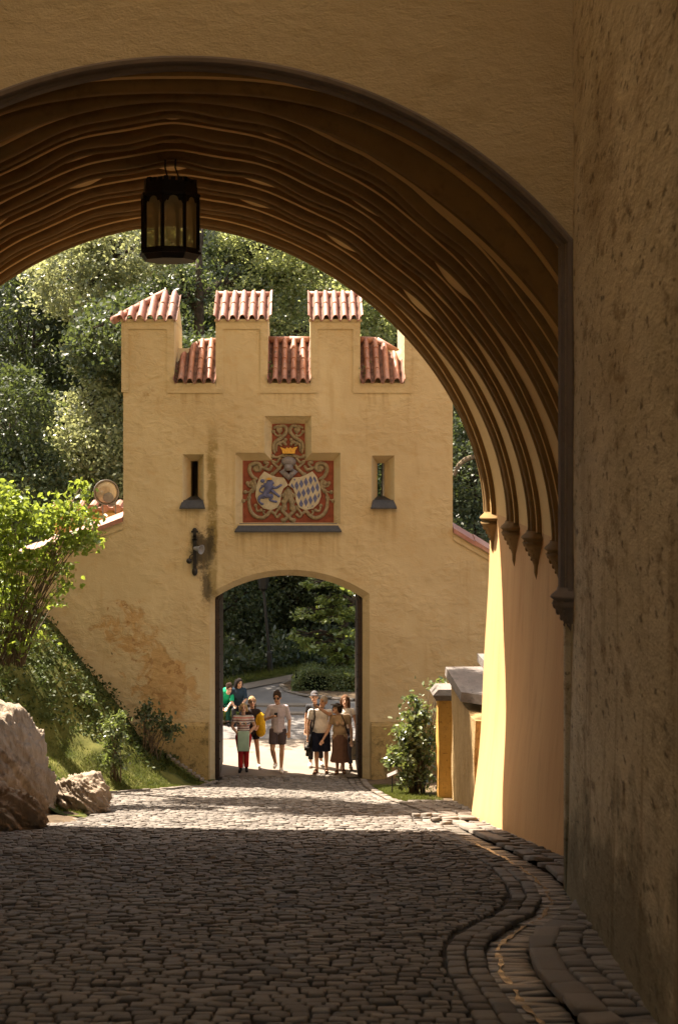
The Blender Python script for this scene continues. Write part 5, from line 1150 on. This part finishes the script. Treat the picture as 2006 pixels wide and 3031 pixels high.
q = MB(); q.tube([P(1050, 1100, 43.2), P(1062, 1075, 43.2), P(1078, 1062, 43.2), P(1100, 1055, 43.3)], [.06, .075, .08, .07], 8); q.build('bare_bough', M['twig'], rt)
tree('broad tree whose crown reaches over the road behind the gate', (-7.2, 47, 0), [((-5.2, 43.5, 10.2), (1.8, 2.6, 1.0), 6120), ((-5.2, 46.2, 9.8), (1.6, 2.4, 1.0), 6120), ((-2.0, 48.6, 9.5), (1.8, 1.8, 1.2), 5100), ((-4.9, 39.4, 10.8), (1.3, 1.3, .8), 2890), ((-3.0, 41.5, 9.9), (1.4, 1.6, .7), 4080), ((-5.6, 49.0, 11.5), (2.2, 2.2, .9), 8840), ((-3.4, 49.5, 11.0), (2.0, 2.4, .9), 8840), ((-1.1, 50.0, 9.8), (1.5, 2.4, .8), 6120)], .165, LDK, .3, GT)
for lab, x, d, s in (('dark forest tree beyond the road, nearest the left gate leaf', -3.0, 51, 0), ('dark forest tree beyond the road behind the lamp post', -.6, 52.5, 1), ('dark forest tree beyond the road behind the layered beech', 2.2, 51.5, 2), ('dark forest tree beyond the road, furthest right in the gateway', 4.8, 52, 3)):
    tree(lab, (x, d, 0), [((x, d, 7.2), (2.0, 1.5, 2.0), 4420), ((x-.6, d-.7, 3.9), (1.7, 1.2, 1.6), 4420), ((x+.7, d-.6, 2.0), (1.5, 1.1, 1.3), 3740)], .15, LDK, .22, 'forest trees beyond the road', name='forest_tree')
for i, (x, d, z) in enumerate(((-6.5, 52, 10.6), (-3.6, 53.5, 11), (-9, 54, 11), (-1.2, 54.5, 10.4), (1.4, 54, 10.2))):
    tree(('tall dark tree behind the others, first from the left of the deep wood', 'tall dark tree deep in the wood behind the lamp post', 'tall dark tree at the far left of the deep wood', 'tall dark tree deep in the wood above the gateway crown', 'tall dark tree deep in the wood, furthest right of the tall ones')[i], (x, d, .5), [((x, d, z), (1.9, 1.8, 1.3), 2600), ((x+.4, d+.6, z-4.2), (1.8, 1.2, 2.0), 1500)], .26, LDK, .24, 'tall trees deep in the wood', name='forest_tree')
# the layered beech seen through the gate
def gp(px, py, D=43.2): return tuple(P(px, py, D))
lay = [(712, 1478, 42), (690, 1470, 26), (742, 1492, 50), (775, 1508, 46), (735, 1415, 48), (700, 1424, 22), (775, 1430, 55), (772, 1388, 52), (800, 1362, 45), (740, 1350, 40), (805, 1412, 40), (810, 1465, 42), (790, 1530, 40), (815, 1500, 35), (800, 1555, 26), (770, 1345, 40), (820, 1535, 30)]
tree('beech with flat sunlit layers of leaves reaching into the gateway from the right', (PX(765, 43.6), 43.6, 0), [(gp(a, b_, 43.2+.3*math.sin(i*2.1)), (w_/76, .8, .09), int(w_*11)) for i, (a, b_, w_) in enumerate(lay)], .15, M['leaf_beech'], .17, None, 'beech_tree', sig=.10, up=1.3, lean=(.9, .3))
# trees out to the left that put the lower road in shade
tree('tall tree on the bank left of the tower, its crown shading the road', (-8.9, 30.5, bank_z(-8.5, 30)), [((-5.1, 27.0, 15.0), (1.6, 1.3, .9), 5200), ((-3.5, 27.2, 15.4), (1.5, 1.2, .8), 4600), ((-6.8, 28.6, 14.6), (1.3, 1.1, .9), 2600)], .24, LMD, .3, None, sig=.34)
# shrubs
def shrub(label, base, blobs, size, mat, nst=9, up=.5, spread=.25, cat='shrub', name='shrub', sig=.13, aspect=.62, flat=.7, group=None, tw=.014):
    root = thing(name, label, cat, base, group); q = MB(); B = Vector(base); ap = []
    for c, r, n in blobs:
        p, cc = clumps(c, r, n, m=max(5, n//14), sig=sig, flat=flat, shell=.2); ap.append(p)
        for e in cc[:nst]:
            e = Vector(e); s = B+Vector((random.uniform(-1, 1)*spread, random.uniform(-1, 1)*spread, -.06))
            q.tube([s, s.lerp(e, .35)+Vector((0, 0, .12)), s.lerp(e, .75)+Vector((0, 0, .12)), e], [tw, tw*.8, tw*.5, tw*.25], 5)
    q.build('stems', M['twig'], root, smooth=True); leaves('foliage', np.concatenate(ap), size, mat, root, up=up, near=True, aspect=aspect, droop=.3); return root
def pb(px, py, D, rx, ry, n, dd=.5): return (tuple(P(px, py, D)), (rx/F*D, dd, ry/F*D), n)
D = 24.2
shrub('big lime green shrub with bright leaves spilling from the left edge', (PX(18, D), D, PZ(1530, D)), [pb(20, 1160, D, 65, 45, 420), pb(70, 1215, D, 95, 55, 650), pb(150, 1190, D, 75, 38, 420), pb(170, 1255, D, 60, 32, 330), pb(30, 1290, D, 85, 60, 620), pb(120, 1305, D, 75, 35, 300), pb(20, 1370, D, 70, 50, 330), pb(150, 1350, D, 45, 16, 60), pb(90, 1400, D, 50, 18, 80), pb(70, 1490, D, 65, 28, 150), pb(205, 1215, D, 26, 28, 110), pb(196, 1130, D, 28, 18, 90), pb(10, 1440, D, 50, 30, 130)], .105, M['leaf_lime'], 4, .55, .3, sig=.12, tw=.014)
D = 27.7
shrub('small upright shrub with sunlit leaves on the lawn', (PX(266, D), D, bank_z(PX(266, D), D)), [pb(266, 1690, D, 28, 38, 330, .25), pb(262, 1735, D, 30, 34, 330, .22), pb(280, 1665, D, 16, 18, 90, .15), pb(264, 1765, D, 24, 16, 160, .2)], .085, M['leaf_rose'], 4, .5, .12, sig=.07)
shrub('dark twiggy shrub against the foot of the tower wall', (PX(352, 29.6), 29.6, bank_z(PX(352, 29.6), 29.6)), [pb(352, 1660, 29.6, 38, 36, 300, .3), pb(335, 1640, 29.6, 18, 18, 90, .2), pb(385, 1690, 29.6, 30, 26, 190, .25)], .085, M['leaf_dark'], 8, .4, .2, sig=.09)
shrub('small leafy sprig lit by the sun halfway up the bank', (PX(198, 29), 29, bank_z(PX(198, 29), 29)), [pb(198, 1622, 29, 28, 15, 150, .25), pb(180, 1638, 29, 24, 14, 90, .25)], .10, M['leaf_rose'], 3, .6, .15, sig=.09)
D = 25.7
shrub('rose bush with pale glinting leaves in front of the yellow pillar', (PX(965, D), D, road_z(D)+.08), [pb(962, 1618, D, 16, 18, 110, .15), pb(970, 1655, D, 34, 28, 330, .25), pb(968, 1700, D, 54, 36, 800, .35), pb(955, 1750, D, 58, 38, 900, .35), pb(962, 1800, D, 46, 28, 420, .3), pb(915, 1765, D, 24, 16, 110, .15), pb(1010, 1584, D, 24, 10, 60, .15), pb(940, 1700, D, 26, 22, 160, .2)], .09, M['leaf_rose'], 6, .75, .15, sig=.08)
wd = []
for k in range(16000):
    x = random.uniform(-6, 5.5); z = random.random()**1.3*9; wd.append((x, 50.5+.62*z+random.random()*1.5+.7*math.sin(x*2.1+z*1.3), z+.1))
for k in range(12000):
    x = random.uniform(-6, 5.5); y = far_edge(x)+.9+abs(random.gauss(0, 2.0)); wd.append((x, y, .05+random.random()**1.5*(.35+.9*min(1, (y-far_edge(x)-.7)*.6)*(.6+.4*math.sin(x*3+y)))))
leaves('woodland', wd, .24, M['leaf_deep'], None, up=.5, kind='stuff')
# clipped hedge
D = 42.2; hx0, hx1 = PX(674, D), PX(845, D)
hg = thing('hedge', 'low clipped green hedge in the bed beyond the gate', 'hedge', ((hx0+hx1)/2, D, 0))
q = MB(); q.box(hx0+.12, hx1, D-.1, D+1.2, .05, .50); q.build('core', M['hill'], hg)
pp = []
for k in range(7000):
    u, v = random.random(), random.random(); x = lerp(hx0, hx1, u)
    top = .60+.05*math.sin(x*5)+.06*math.sin(x*2.2)+(.0 if x > hx0+.3 else -.25*(hx0+.3-x)/.3)
    pp.append((x, D-.15+random.gauss(0, .05)+.12*math.sin(x*3), top*v) if random.random() < .5 else (x, D+1.3*v-.1, top+random.gauss(0, .04)))
leaves('foliage', pp, .085, M['leaf_mid'], hg, up=.3)
# lamp post standing at the edge of the wood
D = 45.3; lp = thing('lamp_post', 'tall slim dark lamp post at the edge of the wood, seen through the gate', 'lamp post', (PX(625, D), D, .1))
q = MB(); q.tube([(PX(625, D), D, .1), (PX(623, D), D, PZ(1510, D)), (PX(622, D), D, PZ(1505, D)), (PX(610, D), D, PZ(1365, D))], [.10, .085, .055, .04], 12); q.build('pole', M['iron'], lp)
q = MB(); q.lathe([(.05, -.05), (.14, .05), (.2, .45), (.26, .47), (.08, .62), (.03, .75)], 6, (PX(609, D), D, PZ(1365, D))); q.build('lantern', M['iron'], lp)
# ground cover
ug = []
for k in range(19000):
    d = random.uniform(22.2, 30.4); x = left_x(d)-random.uniform(.3, 5.2); e = left_x(d)-x
    th = (1.5+.3*math.sin(d*1.7)+.25*math.sin(x*2.3))*sst(24, 25.8, d)+.35 if d < 28.8 else .8
    if e < th: continue
    h = max(0, .5+.5*math.sin(x*3.1+d*2.2)*math.sin(d*1.9-x)); ug.append((x, d, bank_z(x, d)+random.random()**1.5*(.05+.30*h)))
leaves('undergrowth', ug, .085, M['leaf_ivy'], None, up=.7, kind='stuff', aspect=.55)
def blades(name, pts, hgt, mat):
    pts = np.asarray(pts); n = len(pts); a = RNG.uniform(0, 2*pi, n); h = hgt*RNG.uniform(.5, 1.3, n); w = .007
    dx, dy = np.cos(a), np.sin(a); ln = RNG.normal(0, .4, (n, 2))
    b0 = pts+np.stack([dx*w, dy*w, 0*a], 1); b1 = pts-np.stack([dx*w, dy*w, 0*a], 1); t = pts+np.stack([ln[:, 0]*h, ln[:, 1]*h, h], 1)
    V = np.stack([b0, b1, t], 1).reshape(-1, 3); me = fast_mesh(name, V, np.arange(n*3).reshape(-1, 3)); return tag(link(name, me, mat), kind='stuff')
gp_ = []
for k in range(26000):
    d = random.uniform(21.3, 30.0); x = left_x(d)-.08-abs(random.gauss(0, 1.0))
    if math.sin(x*3.3+d*1.3)+math.sin(d*4.1-x*2) < -.9: continue
    gp_.append((x, d, bank_z(x, d)))
for k in range(9000):
    d = random.uniform(24.0, 28.6); x = right_x(d)+.12+abs(random.gauss(0, .35))
    if x > 2.5: continue
    gp_.append((x, d, road_z(d)+.02+.12*sst(24.5, 27, d)*sst(.05, .5, (x-right_x(d))/(4.6-right_x(d)))))
blades('grass', gp_, .055, M['grass'])
gv = []
for k in range(6000): x = random.uniform(-5, 5); gv.append((x, far_edge(x)+.05+random.random()**1.3*.95, .1+.06*random.random()))
for k in range(2500): gv.append((random.uniform(-3.2, -1.5), random.uniform(37.2, 39.3), .1))
blades('rough_grass', gv, .16, M['grass'])
for lab, a, b_, n in (('dry weed tuft growing at the left end of the left crenel roof', 408, 868, 40), ('dry weed tuft growing at the left end of the middle crenel roof', 627, 866, 70), ('green weed tuft growing at the left end of the right crenel roof', 842, 866, 30)):
    o = leaves('weed_tuft', np.array(P(a, b_, 30.6))+RNG.normal(size=(n, 3))*np.array([.07, .07, .13]), .06, M['leaf_shrub'], None, up=.2); tag(o, lab, 'weed', 'weeds on the crenel roofs')
# pale edging stones laid down the slope by the wall, and a plant marker
it = []
for k in range(11):
    t = k/10; x, d = lerp(PX(392, 29.9), PX(486, 29.9), t), 29.85; it.append((x, d-.05, max(bank_z(x, d)+.05, lerp(PZ(1745, 29.9), PZ(1812, 29.9), t)), .05, .06, random.uniform(-.3, .3), 0))
stones('edging_stones', it, M['kerb'], dome=.4)
sg = thing('plant_marker', 'small tilted plant marker plate on a stake beside the rose bush', 'sign', (PX(907, 25.9), 25.9, road_z(25.9)))
c = P(907, 1793, 25.9); q = MB(); q.frustum([c+Vector((-.09, -.03, -.05)), c+Vector((.09, -.03, .03)), c+Vector((.09, .05, .07)), c+Vector((-.09, .05, -.01))], [c+Vector((-.09, -.03, -.04)), c+Vector((.09, -.03, .04)), c+Vector((.09, .05, .08)), c+Vector((-.09, .05, .0))]); q.build('plate', simple('weathered_plate', (.10, .07, .06), .6), sg)
q = MB(); q.tube([c+Vector((0, 0, -.0)), (c.x, c.y, road_z(25.9)-.05)], .012, 6); q.build('stake', M['iron'], sg)
# ------------------------------------------------------------------ light, sky, camera
KX, KY = .45, .33
SUN = Vector((-KX, KY, 1)).normalized()
sl = bpy.data.lights.new('sun', 'SUN'); sl.energy = 5.0; sl.angle = R(.53); sl.color = (1.0, .88, .74)
so = bpy.data.objects.new('sun', sl); COL.objects.link(so); so.rotation_euler = (-SUN).to_track_quat('-Z', 'Y').to_euler(); so.location = (-10, 30, 40)
W = bpy.data.worlds.new('World'); SC.world = W; W.use_nodes = True; nt = W.node_tree
sky = nt.nodes.new('ShaderNodeTexSky'); sky.sky_type = 'NISHITA'; sky.sun_disc = False; sky.sun_elevation = math.asin(SUN.z); sky.sun_rotation = math.atan2(SUN.x, SUN.y)
sky.air_density = 1.0; sky.dust_density = 2.0; sky.ozone_density = .7
bg = nt.nodes['Background']; wb = nt.nodes.new('ShaderNodeMix'); wb.data_type = 'RGBA'; wb.blend_type = 'MULTIPLY'; wb.inputs[0].default_value = 1; wb.inputs[7].default_value = (1, .86, .66, 1)
nt.links.new(sky.outputs[0], wb.inputs[6]); nt.links.new(wb.outputs[2], bg.inputs[0]); bg.inputs[1].default_value = .13
cam = bpy.data.cameras.new('camera'); co = bpy.data.objects.new('camera', cam); COL.objects.link(co)
co.location = (0, 0, ZC); co.rotation_euler = (R(90), 0, 0)
cam.sensor_fit = 'HORIZONTAL'; cam.sensor_width = 24; cam.lens = F/1568*24
cam.shift_x = (784-VX)/1568; cam.shift_y = -(1184.5-VY)/1568
cam.clip_start = .05; cam.clip_end = 6000
cam.dof.use_dof = True; cam.dof.focus_distance = 30.5; cam.dof.aperture_fstop = 5.0
SC.camera = co
SC.view_settings.view_transform = 'Standard'; SC.view_settings.look = 'None'; SC.view_settings.gamma = 1; SC.view_settings.exposure = 2.17
cy = SC.cycles
cy.max_bounces = 10; cy.diffuse_bounces = 7; cy.glossy_bounces = 3; cy.transmission_bounces = 6; cy.transparent_max_bounces = 10
cy.sample_clamp_indirect = 6; cy.use_denoising = True
try: cy.denoiser = 'OPENIMAGEDENOISE'; cy.denoising_input_passes = 'RGB_ALBEDO_NORMAL'
except Exception: pass
